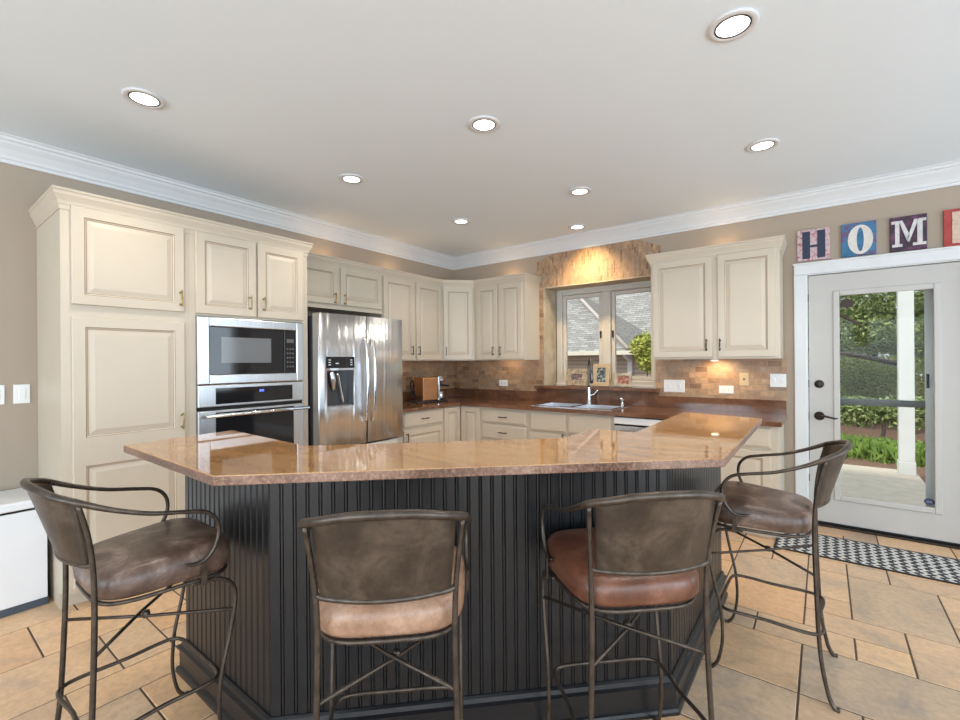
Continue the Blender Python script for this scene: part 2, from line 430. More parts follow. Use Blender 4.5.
# ---------------------------------------------------------------- kitchen window
win = tag(MB().box(WX0+.012, WX1-.012, .27, .285, WZ0, WZ0+.02).build('window_1', M['white']), kind='structure')
ORG[win.name] = Vector((0, 0, 0))
mb = MB(); F = BW(0, .335); a0, a1, b0, b1 = WX0+.012, WX1-.012, WZ0+.002, WZ1-.012
mid = 2.012
for p in ((a0, a0+.075, b0, b1), (a1-.075, a1, b0, b1), (a0+.075, a1-.075, b1-.06, b1), (a0+.075, a1-.075, b0+.0, b0+.06), (mid-.05, mid+.05, b0+.06, b1-.06)):
    mb.obox(F, *p, .0, .055, bev=.008)
mb.build('window_frame', M['window_white'], win)
for (p, q) in ((a0+.075, mid-.05), (mid+.05, a1-.075)):
    mb = MB(); c0, c1, d0, d1 = p+.002, q-.002, b0+.062, b1-.062; w = .045
    for r in ((c0, c0+w, d0, d1), (c1-w, c1, d0, d1), (c0+w, c1-w, d0, d0+w), (c0+w, c1-w, d1-w, d1)): mb.obox(F, *r, .005, .035, bev=.006)
    sash = mb.build('sash', M['window_white'], win)
    MB().obox(F, c0+w, c1-w, d0+w, d1-w, .016, .020).build('pane', M['glass'], sash)
    MB().obox(F, (q-.03 if p < mid-.1 else p+.012), (q-.012 if p < mid-.1 else p+.03), 1.62, 1.70, .035, .052, bev=.004).build('latch', M['bronze'], sash)

# ---------------------------------------------------------------- back door
casing = MB()
cp = [(0, 0), (.022, 0), (.026, .02), (.026, .07), (.018, .085), (0, .09)]
for r in ((DX0-.088, DX0, 0, DZ1+.0), (DX1, DX1+.088, 0, DZ1)): casing.obox(B, *r, 0, .022, bev=.006)
casing.obox(B, DX0-.088, DX1+.088, DZ1, DZ1+.088, 0, .022, bev=.006)
casing.obox(B, DX0-.094, DX1+.094, DZ1+.082, DZ1+.097, 0, .034, bev=.004)
casing.obox(B, DX0, DX0+.006, 0, DZ1-.006, -.10, .004); casing.obox(B, DX1-.006, DX1, 0, DZ1-.006, -.10, .004); casing.obox(B, DX0, DX1, DZ1-.006, DZ1, -.10, .004)
tag(casing.build('trim_4', M['white']), kind='structure')
LX0, LX1, LZ0, LZ1 = 4.05, 4.612, .255, 1.882
mb = MB(); Dr = BW(0, .012)
wall_with_holes(mb, Dr, DX0+.012, DX1-.010, .022, DZ1-.012, .045, [(LX0, LX1, LZ0, LZ1)])
door = tag(mb.build('door_1', M['door_white']), kind='structure'); ORG[door.name] = Vector((0, 0, 0))
mb = MB()
for r in ((LX0-.03, LX0+.012, LZ0-.03, LZ1+.03), (LX1-.012, LX1+.03, LZ0-.03, LZ1+.03), (LX0+.012, LX1-.012, LZ1-.012, LZ1+.03), (LX0+.012, LX1-.012, LZ0-.03, LZ0+.012)):
    mb.obox(Dr, *r, .0, .012, bev=.005)
mb.build('glazing_frame', M['door_white'], door)
MB().obox(Dr, LX0, LX1, LZ0, LZ1, -.026, -.022).build('pane', M['glass'], door)
mb = MB(); mb.lathe([(.033, 0), (.033, .008), (.026, .016), (.012, .020), (.006, .021)], (3.928, .012, 1.158), axis='y'); mb.obox(Dr, 3.924, 3.932, 1.142, 1.174, .02, .036, bev=.002)
mb.build('deadbolt', M['bronze'], door, 'dark bronze deadbolt')
mb = MB(); mb.lathe([(.036, 0), (.036, .006), (.028, .016), (.014, .022), (.012, .05), (.004, .055)], (3.928, .012, .896), axis='y')
mb.tube([(3.928, -.035, .896), (3.96, -.040, .900), (3.995, -.040, .892), (4.03, -.040, .885), (4.045, -.038, .889)], [.010, .009, .008, .007, .005], n=8)
mb.build('lever_handle', M['bronze'], door, 'dark bronze lever handle')
mb = MB()
for z in (.36, 1.158-.02, 1.85): mb.obox(Dr, DX0+.004, DX0+.012, z-.01, z+.05, -.002, .006)
mb.obox(Dr, DX0+.002, DX0+.011, 1.13, 1.19, .0, .006); mb.obox(Dr, DX0+.002, DX0+.011, .865, .925, .0, .006)
mb.build('strike_plate', M['bronze'], door)
mb = MB(); mb.box(DX0+.006, DX1-.006, -.02, .12, .0005, .018, bev=.004); mb.build('threshold', M['bronze'], door)
mb = MB(); mb.obox(Dr, DX0+.02, DX1-.012, .022, .034, 0, .006); mb.build('door_sweep', M['darkgap'], door)

# oval stickers on the pane
mb = MB(); Sg = BW(4.109, .0345); 
def ellipse(mb, fr, a, b, ra, rb, c0, c1, n=28, mi=0):
    R = [[fr(a+ra*math.cos(2*PI*k/n), b+rb*math.sin(2*PI*k/n), c) for k in range(n)] for c in (c0, c1)]
    mb.rings(R, mi=mi, smooth=False)
stk_brown = plain('brown_felt', (.06, .035, .03), .7); stk_blue = plain('blue_sticker', (.015, .03, .10), .35)
ellipse(mb, Sg, 0, 1.806, .042, .036, .0008, .004)
for k in range(8):
    a = 2*PI*k/8; ellipse(mb, Sg, .036*math.cos(a), 1.806+.031*math.sin(a), .010, .009, .0008, .0035, 12)
tag(mb.build('suncatcher', stk_brown), 'small dark brown oval suncatcher stuck high on the left of the door glass', 'suncatcher')
st = thing('sticker', 'dark blue oval sticker low on the right corner of the door glass', 'sticker', (4.575, .034, .30))
mb = MB(); Sg = BW(4.575, .034); ellipse(mb, Sg, 0, .302, .030, .024, .0006, .0016); mb.build('decal', stk_blue, st)
mb = MB()
for k, (a, w) in enumerate([(-.014, .005), (-.006, .004), (.002, .005), (.010, .004)]):
    mb.obox(Sg, a, a+w, .295, .297, .0016, .0021); mb.obox(Sg, a, a+w*.4, .297, .308, .0016, .0021); mb.obox(Sg, a, a+w, .306, .308, .0016, .0021)
mb.build('lettering', plain('pale_print', (.5, .52, .6), .5), st)

# ---------------------------------------------------------------- cabinetry
def panel_door(mb, fr, a0, a1, b0, b1, panels=None, t=.02, stile=.055, c=.0):
    """raised-panel door: slab with moulded recesses and raised fields (slot 1 = glazed groove)"""
    if panels is None: panels = [(a0+stile, a1-stile, b0+stile, b1-stile)]
    e = .004
    r = [(0, c), (0, c+t-e), (e*.4, c+t-e*.35), (e*1.2, c+t)]
    vs = []
    for i, cc in r: vs += [fr(a0+i, b0+i, cc), fr(a1-i, b0+i, cc), fr(a1-i, b1-i, cc), fr(a0+i, b1-i, cc)]
    fs = [(3, 2, 1, 0)]
    for k in range(3):
        for j in range(4): x, y = k*4+j, k*4+(j+1) % 4; fs.append((x, y, y+4, x+4))
    mb.add(vs, fs)
    A0, A1, B0, B1 = a0+e*1.2, a1-e*1.2, b0+e*1.2, b1-e*1.2; T = c+t
    def q(x0, x1, z0, z1): mb.add([fr(x0, z0, T), fr(x1, z0, T), fr(x1, z1, T), fr(x0, z1, T)], [(0, 1, 2, 3)])
    P = sorted(panels, key=lambda p: p[2]); pa0, pa1 = P[0][0], P[0][1]
    q(A0, pa0, B0, B1); q(pa1, A1, B0, B1)
    z = B0
    for p in P: q(pa0, pa1, z, p[2]); z = p[3]
    q(pa0, pa1, z, B1)
    for p in P:
        w = min(p[1]-p[0], p[3]-p[2])
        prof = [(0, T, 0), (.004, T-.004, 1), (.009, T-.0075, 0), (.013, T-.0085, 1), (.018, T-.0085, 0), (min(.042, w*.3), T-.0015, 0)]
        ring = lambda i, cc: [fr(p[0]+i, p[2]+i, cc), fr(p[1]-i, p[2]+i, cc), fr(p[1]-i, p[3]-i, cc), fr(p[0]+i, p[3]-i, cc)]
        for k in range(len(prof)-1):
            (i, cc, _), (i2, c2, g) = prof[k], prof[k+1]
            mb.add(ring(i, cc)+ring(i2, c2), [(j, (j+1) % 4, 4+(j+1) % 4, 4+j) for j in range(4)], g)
        mb.add(ring(*prof[-1][:2]), [(0, 1, 2, 3)])
def drawer_front(mb, fr, a0, a1, b0, b1, t=.02):
    mb.obox(fr, a0, a1, b0, b1, 0, t*.6, bev=.002); mb.obox(fr, a0+.010, a1-.010, b0+.010, b1-.010, t*.6, t, bev=.006)
def pull(fr, a, b, c, L, vert, mat, parent):
    mb = MB(); h = L/2
    pt = (lambda s, d: fr(a, b+s, c+d)) if vert else (lambda s, d: fr(a+s, b, c+d))
    mb.tube([pt(-h, .024), pt(-h*.8, .027), pt(-h*.5, .029), pt(0, .030), pt(h*.5, .029), pt(h*.8, .027), pt(h, .024)], [.003, .0055, .004, .0055, .004, .0055, .003], n=8, sub=3)
    for s in (-h*.72, h*.72): mb.tube([pt(s, .0005), pt(s, .006), pt(s, .026)], [.007, .004, .004], n=8, smooth=False)
    return mb.build('handle', mat, parent)
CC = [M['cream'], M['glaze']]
CABCROWN = lambda z: [(0, z-.035), (.005, z-.035), (.005, z-.012), (.010, z-.004), (.014, z+.012), (.025, z+.034), (.030, z+.042), (.030, z+.060), (.036, z+.064), (.036, z+.076), (0, z+.076)]
def cabinet(name, label, cat, group, fr, loc, w, d, z0, z1, doors=(), drawers=(), hm=None, crown=None, pre=None, post=None, toe=0, body=None, zc=None):
    """doors: (a0,a1,b0,b1,panels,handle a, handle b); drawers: (a0,a1,b0,b1,handle?)"""
    t = thing(name, label, cat, loc, group)
    mb = MB()
    if body: body(mb)
    else: mb.obox(fr, 0, w, z0+toe, z1, -d, 0)
    mb.build('cabinet_body', M['cream'], t)
    if toe: MB().obox(fr, 0, w, z0, z0+toe-.0005, -d, -.07).build('toe_kick', M['cream'], t)
    for (a0, a1, b0, b1, pn, ha, hb) in doors:
        mb = MB(); f2 = (lambda q: (lambda a, b, c: q(a, b, c+.0008)))(fr)
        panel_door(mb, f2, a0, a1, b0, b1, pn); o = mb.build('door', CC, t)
        if ha is not None: pull(fr, ha, hb, .021, .105, True, hm, o)
    for (a0, a1, b0, b1, hd) in drawers:
        mb = MB(); f2 = (lambda q: (lambda a, b, c: q(a, b, c+.0008)))(fr)
        drawer_front(mb, f2, a0, a1, b0, b1); o = mb.build('drawer', M['cream'], t)
        if hd: pull(fr, (a0+a1)/2, (b0+b1)/2, .021, .105, False, hm, o)
    if crown:
        MB().sweep(crown, CABCROWN(zc or z1), pre, post).build('crown', M['cream'], t)
    return t
# tall pantry and oven tower
PX = .63; PY0, PY1, PY2 = -4.05, -3.42, -2.56; TZ = 2.255
f = LW(PX, PY0)
cabinet('pantry_cabinet', 'tall cream pantry cabinet at the left end of the cabinet run', 'cabinet', 'kitchen cabinets', f, (PX, PY0, 0), PY1-PY0-.001, PX-.002, 0, TZ,
        doors=[(.043, .60, 1.70, 2.247, None, .575, 1.785), (.043, .60, .115, 1.632, [(.10, .545, .20, .79), (.10, .545, .95, 1.575)], .578, .995)], hm=M['brass'],
        crown=[(.002, PY0), (PX, PY0), (PX, PY1-.0005)], toe=.09)
f = LW(PX, PY1); w = PY2-PY1
def tower(mb):
    mb.obox(f, 0, w, .09, TZ, -PX+.002, -.06)
    for r in ((0, .040, .09, TZ), (.81, w, .09, TZ), (.04, .81, 1.685, TZ), (.04, .81, .09, .40)): mb.obox(f, *r, -.06, 0)
cabinet('oven_cabinet', 'tall cream cabinet built around the microwave and wall oven', 'cabinet', 'kitchen cabinets', f, (PX, PY1, 0), w, PX-.002, 0, TZ,
        doors=[(.036, .437, 1.700, 2.247, None, .388, 1.80), (.452, .818, 1.700, 2.247, None, .489, 1.80)], drawers=[(.036, .818, .12, .39, True)], hm=M['brass'],
        crown=[(PX, PY1), (PX, PY2), (.40, PY2)], toe=.09, body=tower)
# microwave with trim kit
f = LW(PX, PY1)
mw = thing('microwave_oven', 'built-in stainless microwave with black glass door above the wall oven', 'microwave', (PX, PY1, 1.22))
mb = MB(); Z0, Z1 = 1.222, 1.680; A0, A1 = .0415, .8085; G = (.117, .751, 1.286, 1.617)
for r in ((A0, G[0], Z0, Z1), (G[1], A1, Z0, Z1), (G[0], G[1], G[3], Z1), (G[0], G[1], Z0, G[2])): mb.obox(f, *r, -.05, .022, bev=.006)
mb.build('trim_frame', M['steel_flat'], mw)
mb = MB(); mb.obox(f, G[0]+.001, .650, G[2]+.001, G[3]-.001, -.05, .016, bev=.004); md = mb.build('door', M['glass_black'], mw)
MB().obox(f, .193, .547, 1.367, 1.547, .0162, .0172).build('window', M['glass_mid'], md)
mb = MB(); mb.obox(f, .653, G[1]-.001, G[2]+.001, G[3]-.001, -.05, .016, bev=.003); cp_ = mb.build('control_panel', M['glass_black'], mw)
gb = plain('grey_buttons', (.10, .10, .105), .5)
for r_ in range(5):
    for c_ in range(3): MB().obox(f, .672+c_*.022, .685+c_*.022, 1.33+r_*.034, 1.342+r_*.034, .0162, .0168).build('button', gb, cp_)
MB().obox(f, .672, .730, 1.52, 1.55, .0162, .0168).build('clock_display', gb, cp_)
# wall oven
ov = thing('wall_oven', 'built-in stainless wall oven with tubular handle under the microwave', 'oven', (PX, PY1, .41))
mb = MB(); mb.obox(f, A0, A1, 1.067, 1.217, -.05, .022, bev=.006); cpn = mb.build('control_panel', M['steel_flat'], ov)
MB().obox(f, .152, .713, 1.083, 1.194, .0222, .0245, bev=.001).build('control_glass', M['glass_black'], cpn)
MB().obox(f, .452, .487, 1.155, 1.172, .0247, .0252).build('display', M['display_blue'], cpn)
mb = MB(); mb.obox(f, A0+.006, A1-.006, 1.044, 1.066, -.05, .008); mb.build('vent', M['darkgap'], ov)
mb = MB(); mb.obox(f, A0, A1, .44, 1.043, -.05, .024, bev=.006); dd = mb.build('door', M['steel_flat'], ov)
MB().obox(f, .151, .72, .53, 1.028, .0242, .0275, bev=.001).build('window', M['glass_black'], dd)
mb = MB(); mb.tube([f(.075, 1.010, .068), f(.825, 1.010, .068)], .0125, n=14, smooth=False)
for a in (.10, .80): mb.tube([f(a, 1.010, .0245), f(a, 1.010, .060)], .009, n=10, smooth=False)
mb.build('handle', M['chrome'], dd)
MB().obox(f, A0, A1, .405, .436, -.05, .01).build('lower_vent', M['darkgap'], ov)

# ---------------------------------------------------------------- wall cabinets
UZ0, UZ1 = 1.378, 2.262; UD = .33
f = LW(UD, -2.555)
cabinet('wall_cabinet', 'short cream wall cabinet over the refrigerator', 'cabinet', 'kitchen cabinets', f, (UD, -2.555, 1.86), 1.029, UD-.002, 1.862, UZ1,
        doors=[(.03, .492, 1.905, 2.255, None, .448, 1.96), (.520, 1.012, 1.905, 2.255, None, .556, 1.96)], hm=M['brass'], crown=[(UD, -2.555), (UD, -1.526)])
f = LW(UD, -1.525)
cabinet('wall_cabinet', 'cream two-door wall cabinet between the refrigerator and the corner', 'cabinet', 'kitchen cabinets', f, (UD, -1.525, UZ0), .914, UD-.002, UZ0, UZ1,
        doors=[(.010, .448, 1.388, 2.255, None, .400, 1.49), (.480, .895, 1.388, 2.255, None, .505, 1.49)], hm=M['bronze'], crown=[(UD, -1.525), (UD, -.611)], post=(.61, -.331))
r2 = math.sqrt(.5); f = frame((UD, -.61, 0), (r2, r2, 0), (r2, -r2, 0)); dw = .28*math.sqrt(2)
poly = [(.002, -.6095), (UD, -.6095), (.6095, -UD), (.6095, -.010), (.010, -.010), (.010, -.02), (.002, -.02)]
poly = [(.010, -.6095), (UD, -.6095), (.6095, -UD), (.6095, -.010), (.010, -.010)]
cabinet('corner_wall_cabinet', 'cream single-door wall cabinet set diagonally across the corner', 'cabinet', 'kitchen cabinets', f, (UD, -.61, UZ0), dw, .1, UZ0, UZ1,
        doors=[(.022, dw-.022, 1.388, 2.255, None, .052, 1.49)], hm=M['nickel'], crown=[(UD, -.6095), (.6095, -UD)], pre=(UD, -1), post=(1, -UD),
        body=lambda mb: mb.prism(poly, UZ0, UZ1))
f = BW(.611, -UD)
cabinet('wall_cabinet', 'cream two-door wall cabinet just left of the window', 'cabinet', 'kitchen cabinets', f, (.611, -UD, UZ0), .711, UD-.010, UZ0, UZ1,
        doors=[(.046, .346, 1.388, 2.252, None, .292, 1.485), (.374, .680, 1.388, 2.252, None, .392, 1.485)], hm=M['bronze'], crown=[(.611, -UD), (1.322, -UD), (1.322, -.010)], pre=(UD+.001, -.611))
f = BW(2.686, -UD)
cabinet('wall_cabinet', 'large cream two-door wall cabinet right of the window', 'cabinet', 'kitchen cabinets', f, (2.686, -UD, UZ0), 1.0, UD-.010, UZ0-.008, UZ1,
        doors=[(.020, .516, 1.386, 2.252, None, .472, 1.49), (.556, .972, 1.386, 2.252, None, .575, 1.49)], hm=M['bronze'], crown=[(2.686, -.010), (2.686, -UD), (3.686, -UD), (3.686, -.010)])

# ---------------------------------------------------------------- base cabinets
BZ = .862; BD = .61
f = LW(BD, -1.60)
cabinet('base_cabinet', 'cream base cabinet with drawer beside the refrigerator', 'cabinet', 'kitchen cabinets', f, (BD, -1.60, 0), .685, BD-.002, 0, BZ,
        doors=[(.09, .673, .115, .675, None, .122, .60)], drawers=[(.09, .673, .70, .852, True)], hm=M['bronze'], toe=.10)
# corner base cabinet with its pair of narrow doors
t = thing('corner_base_cabinet', 'cream corner base cabinet with two narrow doors meeting at the inner corner', 'cabinet', (BD, -BD, 0), 'kitchen cabinets')
MB().prism([(.002, -.914), (BD, -.914), (BD, -BD), (.914, -BD), (.914, -.002), (.002, -.002)], .10, BZ).build('cabinet_body', M['cream'], t)
MB().prism([(.002, -.914), (.54, -.914), (.54, -.54), (.914, -.54), (.914, -.002), (.002, -.002)], 0, .0995).build('toe_kick', M['cream'], t)
for fr_, a0, a1 in ((LW(BD+.0008, 0), -.902, -.636), (BW(0, -BD-.0008), .636, .902)):
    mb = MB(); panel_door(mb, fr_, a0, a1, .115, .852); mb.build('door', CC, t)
f = BW(.915, -BD)
cabinet('base_cabinet', 'cream stack of three drawers between the corner and the sink', 'cabinet', 'kitchen cabinets', f, (.915, -BD, 0), .612, BD-.002, 0, BZ,
        drawers=[(.022, .592, .695, .838, True), (.022, .592, .522, .678, True), (.022, .592, .115, .505, True)], hm=M['bronze'], toe=.10)
f = BW(1.528, -BD)
cabinet('sink_cabinet', 'cream sink base cabinet with two false drawer fronts below the window', 'cabinet', 'kitchen cabinets', f, (1.528, -BD, 0), .905, BD-.002, 0, .70,
        body=lambda mb: (mb.obox(f, 0, .905, .10, .66, -BD+.002, 0), mb.obox(f, 0, .905, .66, BZ, -.02, 0)),
        doors=[(.022, .432, .115, .635, None, .405, .60), (.452, .885, .115, .635, None, .48, .60)], drawers=[(.022, .432, .66, .840, False), (.452, .885, .66, .840, False)], hm=M['bronze'], toe=.10)
dwf = BW(2.435, -BD)
dwt = thing('dishwasher', 'stainless dishwasher right of the sink half hidden by the island', 'dishwasher', (2.435, -BD, 0))
MB().obox(dwf, .004, .606, .10, .855, -.55, 0).build('tub', M['darkgap'], dwt)
mb = MB(); mb.obox(dwf, .006, .604, .115, .775, .0005, .022, bev=.005); dwd = mb.build('door', M['steel_flat'], dwt)
mb = MB(); mb.obox(dwf, .006, .604, .792, .852, .0005, .028, bev=.006); mb.build('control_panel', M['plate'], dwt, 'pale control strip')
mb = MB(); mb.tube([dwf(.07, .735, .055), dwf(.54, .735, .055)], .010, smooth=False)
for a in (.09, .52): mb.tube([dwf(a, .735, .0225), dwf(a, .735, .05)], .007, smooth=False)
mb.build('handle', M['chrome'], dwd)
f = BW(3.042, -BD)
cabinet('base_cabinet', 'cream base cabinet at the right end of the counter by the door', 'cabinet', 'kitchen cabinets', f, (3.042, -BD, 0), .645, BD-.002, 0, BZ,
        doors=[(.05, .600, .115, .670, None, .11, .60)], drawers=[(.05, .600, .695, .845, True)], hm=M['nickel'], toe=.10)

# ---------------------------------------------------------------- countertop with splash strip and sill
ct = thing('countertop', 'reddish brown polished granite countertop running round the corner under the window', 'countertop', (0, 0, .863))
mb = MB(); CZ0, CZ1 = .8635, .898
SX0, SX1, SY0, SY1 = 1.535, 2.375, -.535, -.105
mb.prism([(.002, -1.598), (.65, -1.598), (.65, -.651), (.002, -.651)], CZ0, CZ1, .004)
mb.box(.002, SX0, -.651, -.002, CZ0, CZ1); mb.box(SX1, 3.71, -.651, -.002, CZ0, CZ1)
mb.box(SX0, SX1, -.651, SY0, CZ0, CZ1); mb.box(SX0, SX1, SY1, -.002, CZ0, CZ1)
mb.build('slab', M['granite_dark'], ct)
mb = MB(); mb.box(.002, .022, -1.598, -.0225, CZ1+.0005, 1.012); mb.box(.002, 1.284, -.022, -.0085, CZ1+.0005, 1.012); mb.box(2.661, 3.705, -.022, -.0085, CZ1+.0005, 1.012)
mb.box(1.284, 2.661, -.022, -.0085, CZ1+.0005, 1.046)
mb.build('splash_strip', M['granite_dark'], ct)
mb = MB(); mb.box(1.27, 2.675, -.055, -.009, 1.047, 1.0785, bev=.004); mb.box(WX0+.001, WX1-.001, -.0085, .268, 1.081, 1.0835)
mb.build('window_ledge', M['granite_dark'], ct)

# sink, faucet, soap pump
sk = thing('kitchen_sink', 'stainless double-bowl sink set in the counter under the window', 'sink', (1.95, -.32, .90))
mb = MB(); rx0, rx1, ry0, ry1 = 1.52, 2.39, -.55, -.09; z = CZ1+.0006
bowls = [(1.56, 1.93, -.515, -.165), (1.98, 2.35, -.515, -.165)]
xs = [rx0, 1.56, 1.93, 1.98, 2.35, rx1]
for i in (0, 2, 4): mb.box(xs[i], xs[i+1], ry0, ry1, z, z+.006)
for i in (1, 3): mb.box(xs[i], xs[i+1], ry0, -.515, z, z+.006); mb.box(xs[i], xs[i+1], -.165, ry1, z, z+.006)
mb.build('rim', M['chrome'], sk)
for (x0, x1, y0, y1) in bowls:
    mb = MB(); zb = .69
    R = [[(x0, y0, z+.006), (x1, y0, z+.006), (x1, y1, z+.006), (x0, y1, z+.006)], [(x0+.012, y0+.012, zb+.02), (x1-.012, y0+.012, zb+.02), (x1-.012, y1-.012, zb+.02), (x0+.012, y1-.012, zb+.02)],
         [(x0+.03, y0+.03, zb), (x1-.03, y0+.03, zb), (x1-.03, y1-.03, zb), (x0+.03, y1-.03, zb)]]
    mb.rings(R, cap0=False, smooth=False); b_ = mb.build('bowl', M['steel_flat'], sk)
    MB().lathe([(.04, 0), (.04, .004), (.02, .005), (.0, .002)], ((x0+x1)/2, (y0+y1)/2, zb+.0005)).build('drain', M['chrome'], b_)
fc = thing('faucet', 'tall gooseneck kitchen faucet behind the sink', 'faucet', (1.978, -.125, .905))
fx, fy = 1.978, -.125; dx, dy = .6, -.8
mb = MB(); mb.lathe([(.028, 0), (.028, .012), (.020, .03), (.017, .10), (.0175, .16), (.014, .18)], (fx, fy, .9055)); mb.build('base', M['chrome'], fc)
g = lambda s, z: (fx+dx*s, fy+dy*s, z)
mb = MB(); mb.tube([g(0, 1.08), g(0, 1.20), g(0, 1.31), g(.02, 1.36), g(.06, 1.384), g(.10, 1.365), g(.12, 1.32), g(.122, 1.26)], .0115, n=12); mb.build('spout', M['nickel'], fc)
mb = MB(); mb.lathe([(.012, .0), (.017, -.02), (.018, -.10), (.014, -.13), (.012, -.132)], g(.122, 1.262)); mb.build('spray_head', M['nickel'], fc)
mb = MB(); mb.tube([(fx+.016, fy+.005, 1.0), (fx+.05, fy+.012, 1.01), (fx+.085, fy+.02, 1.05)], [.008, .007, .005], n=8); mb.build('lever', M['chrome'], fc)
sp = thing('soap_dispenser', 'small chrome soap pump at the right corner of the sink', 'soap dispenser', (2.335, -.125, .905))
mb = MB(); mb.lathe([(.020, 0), (.020, .006), (.012, .014), (.010, .05), (.014, .055), (.014, .065), (.006, .07), (.006, .085)], (2.335, -.125, .9055)); mb.build('body', M['chrome'], sp)
mb = MB(); mb.tube([(2.335, -.125, .985), (2.335, -.135, .99), (2.335, -.17, .985), (2.335, -.18, .975)], [.006, .006, .005, .004], n=8); mb.build('nozzle', M['chrome'], sp)

# ---------------------------------------------------------------- refrigerator
FY0, FY1 = -2.538, -1.632; fr = LW(0, FY0); FW = FY1-FY0
rf = thing('refrigerator', 'stainless french-door refrigerator with water dispenser left of the counter', 'refrigerator', (.4, (FY0+FY1)/2, 0))
MB().box(.03, .665, FY0+.004, FY1-.004, .02, 1.745).build('cabinet', M['steel_dark'], rf)
for y_ in (FY0+.05, FY1-.13): MB().box(.60, .666, y_, y_+.08, 1.7455, 1.765, bev=.003).build('hinge_cover', M['steel_dark'], rf)
def bowed(mb, y0, y1, z0, z1, xb, hole=None, n=16):
    """door slab bowed outwards along the whole fridge width, rounded outer edges"""
    def xf(y):
        s = (y-(FY0+FY1)/2)/(FW/2); x = .752+.030*(1-s*s)
        e = min(y-y0, y1-y); 
        if e < .02: x -= .014*(1-math.sqrt(max(0, 1-(1-e/.02)**2)))
        return x
    ys = [y0, y0+.003, y0+.008, y0+.02]+[y0+.02+(y1-y0-.04)*k/n for k in range(1, n)]+[y1-.02, y1-.008, y1-.003, y1]
    if hole: ys = sorted([y for y in ys if abs(y-hole[0]) > .006 and abs(y-hole[1]) > .006]+[hole[0], hole[1]])
    zs = [z0, z1] if not hole else [z0, hole[2], hole[3], z1]
    for i in range(len(ys)-1):
        for k in range(len(zs)-1):
            if hole and hole[0]-1e-6 <= ys[i] < hole[1]-1e-6 and k == 1: continue
            a, b = ys[i], ys[i+1]
            mb.add([(xf(a), a, zs[k]), (xf(b), b, zs[k]), (xf(b), b, zs[k+1]), (xf(a), a, zs[k+1])], [(0, 1, 2, 3)], 0, True)
    poly = [(xf(y), y) for y in ys]
    for z in (z0, z1): mb.add([(x, y, z) for x, y in poly]+[(xb, y1, z), (xb, y0, z)], [tuple(range(len(poly)+2))])
    mb.add([(xb, y0, z0), (xf(y0), y0, z0), (xf(y0), y0, z1), (xb, y0, z1)], [(0, 1, 2, 3)]); mb.add([(xb, y1, z0), (xf(y1), y1, z0), (xf(y1), y1, z1), (xb, y1, z1)], [(0, 1, 2, 3)])
    if hole:
        h0, h1, q0, q1 = hole; xi = .69
        for (a, b) in (((h0, q0), (h1, q0)), ((h1, q0), (h1, q1)), ((h1, q1), (h0, q1)), ((h0, q1), (h0, q0))):
            mb.add([(xf(a[0]), a[0], a[1]), (xf(b[0]), b[0], b[1]), (xi, b[0], b[1]), (xi, a[0], a[1])], [(0, 1, 2, 3)])
    return xf
ysp = (FY0+FY1)/2+.006
mb = MB(); hole = (-2.47, -2.225, 1.0, 1.30); xf = bowed(mb, FY0, ysp-.003, .665, 1.765, .668, hole); ld = mb.build('door', M['steel'], rf, weld=True)
mb = MB()
mb.box(.680, .7005, hole[0]+.001, hole[1]-.001, hole[2]+.001, hole[3]-.001); dsp = mb.build('dispenser_recess', plain('grey_dispenser_cavity', (.06, .06, .065), .35), ld)
mb = MB(); mb.tube([(.73, -2.41, 1.29), (.735, -2.40, 1.22), (.715, -2.38, 1.14)], [.022, .024, .016], n=12); mb.build('chute', M['steel_flat'], dsp)
mb = MB(); mb.tube([(.742, -2.36, 1.28), (.735, -2.33, 1.16), (.722, -2.29, 1.03)], [.012, .009, .009], n=8); mb.build('paddle', M['chrome'], dsp)
mb = MB(); mb.box(.7015, .765, hole[0]+.006, hole[1]-.006, 1.002, 1.008); mb.build('tray', M['steel_flat'], dsp)
mb = MB()
ys = [-2.475+(.255)*k/8 for k in range(9)]
R = [[(xf(y)+d, y, z_) for y in ys] for d, z_ in ((.0005, 1.318), (.006, 1.318), (.006, 1.412), (.0005, 1.412))]
mb.rings(R, closed=False, cap0=False, cap1=False, smooth=False); pn = mb.build('display_panel', M['glass_black'], ld)
for z_ in (1.345, 1.365, 1.385):
    for (a, b) in ((-2.462, -2.440), (-2.262, -2.240)): MB().box(xf((a+b)/2)+.0066, xf((a+b)/2)+.0076, a, b, z_-.004, z_+.004).build('icon', M['icon'], pn)
MB().box(xf(-2.37)+.0066, xf(-2.37)+.0076, -2.40, -2.37, 1.352, 1.362).build('icon', M['icon'], pn)
mb = MB(); bowed(mb, ysp+.003, FY1, .665, 1.765, .668); rd = mb.build('door', M['steel'], rf, weld=True)
mb = MB(); bowed(mb, FY0, FY1, .06, .652, .668); dr = mb.build('freezer_drawer', M['steel'], rf, weld=True)
for y, par in ((ysp-.045, ld), (ysp+.045, rd)):
    mb = MB(); x0 = xf(y)
    mb.tube([(x0+.002, y, .845), (x0+.035, y, .88), (x0+.055, y, 1.0), (x0+.064, y, 1.21), (x0+.055, y, 1.42), (x0+.035, y, 1.54), (x0+.002, y, 1.575)], .0125, n=12); mb.build('handle', M['chrome'], par)
mb = MB(); mb.tube([(xf(-2.4)+.003, -2.45, .60), (.83, -2.42, .60), (.85, -2.085, .60), (.83, -1.75, .60), (xf(-1.7)+.003, -1.72, .60)], .012, n=12); mb.build('handle', M['chrome'], dr)
MB().box(.05, .64, FY0+.02, FY1-.02, .0005, .0195).build('foot_grille', M['darkgap'], rf)

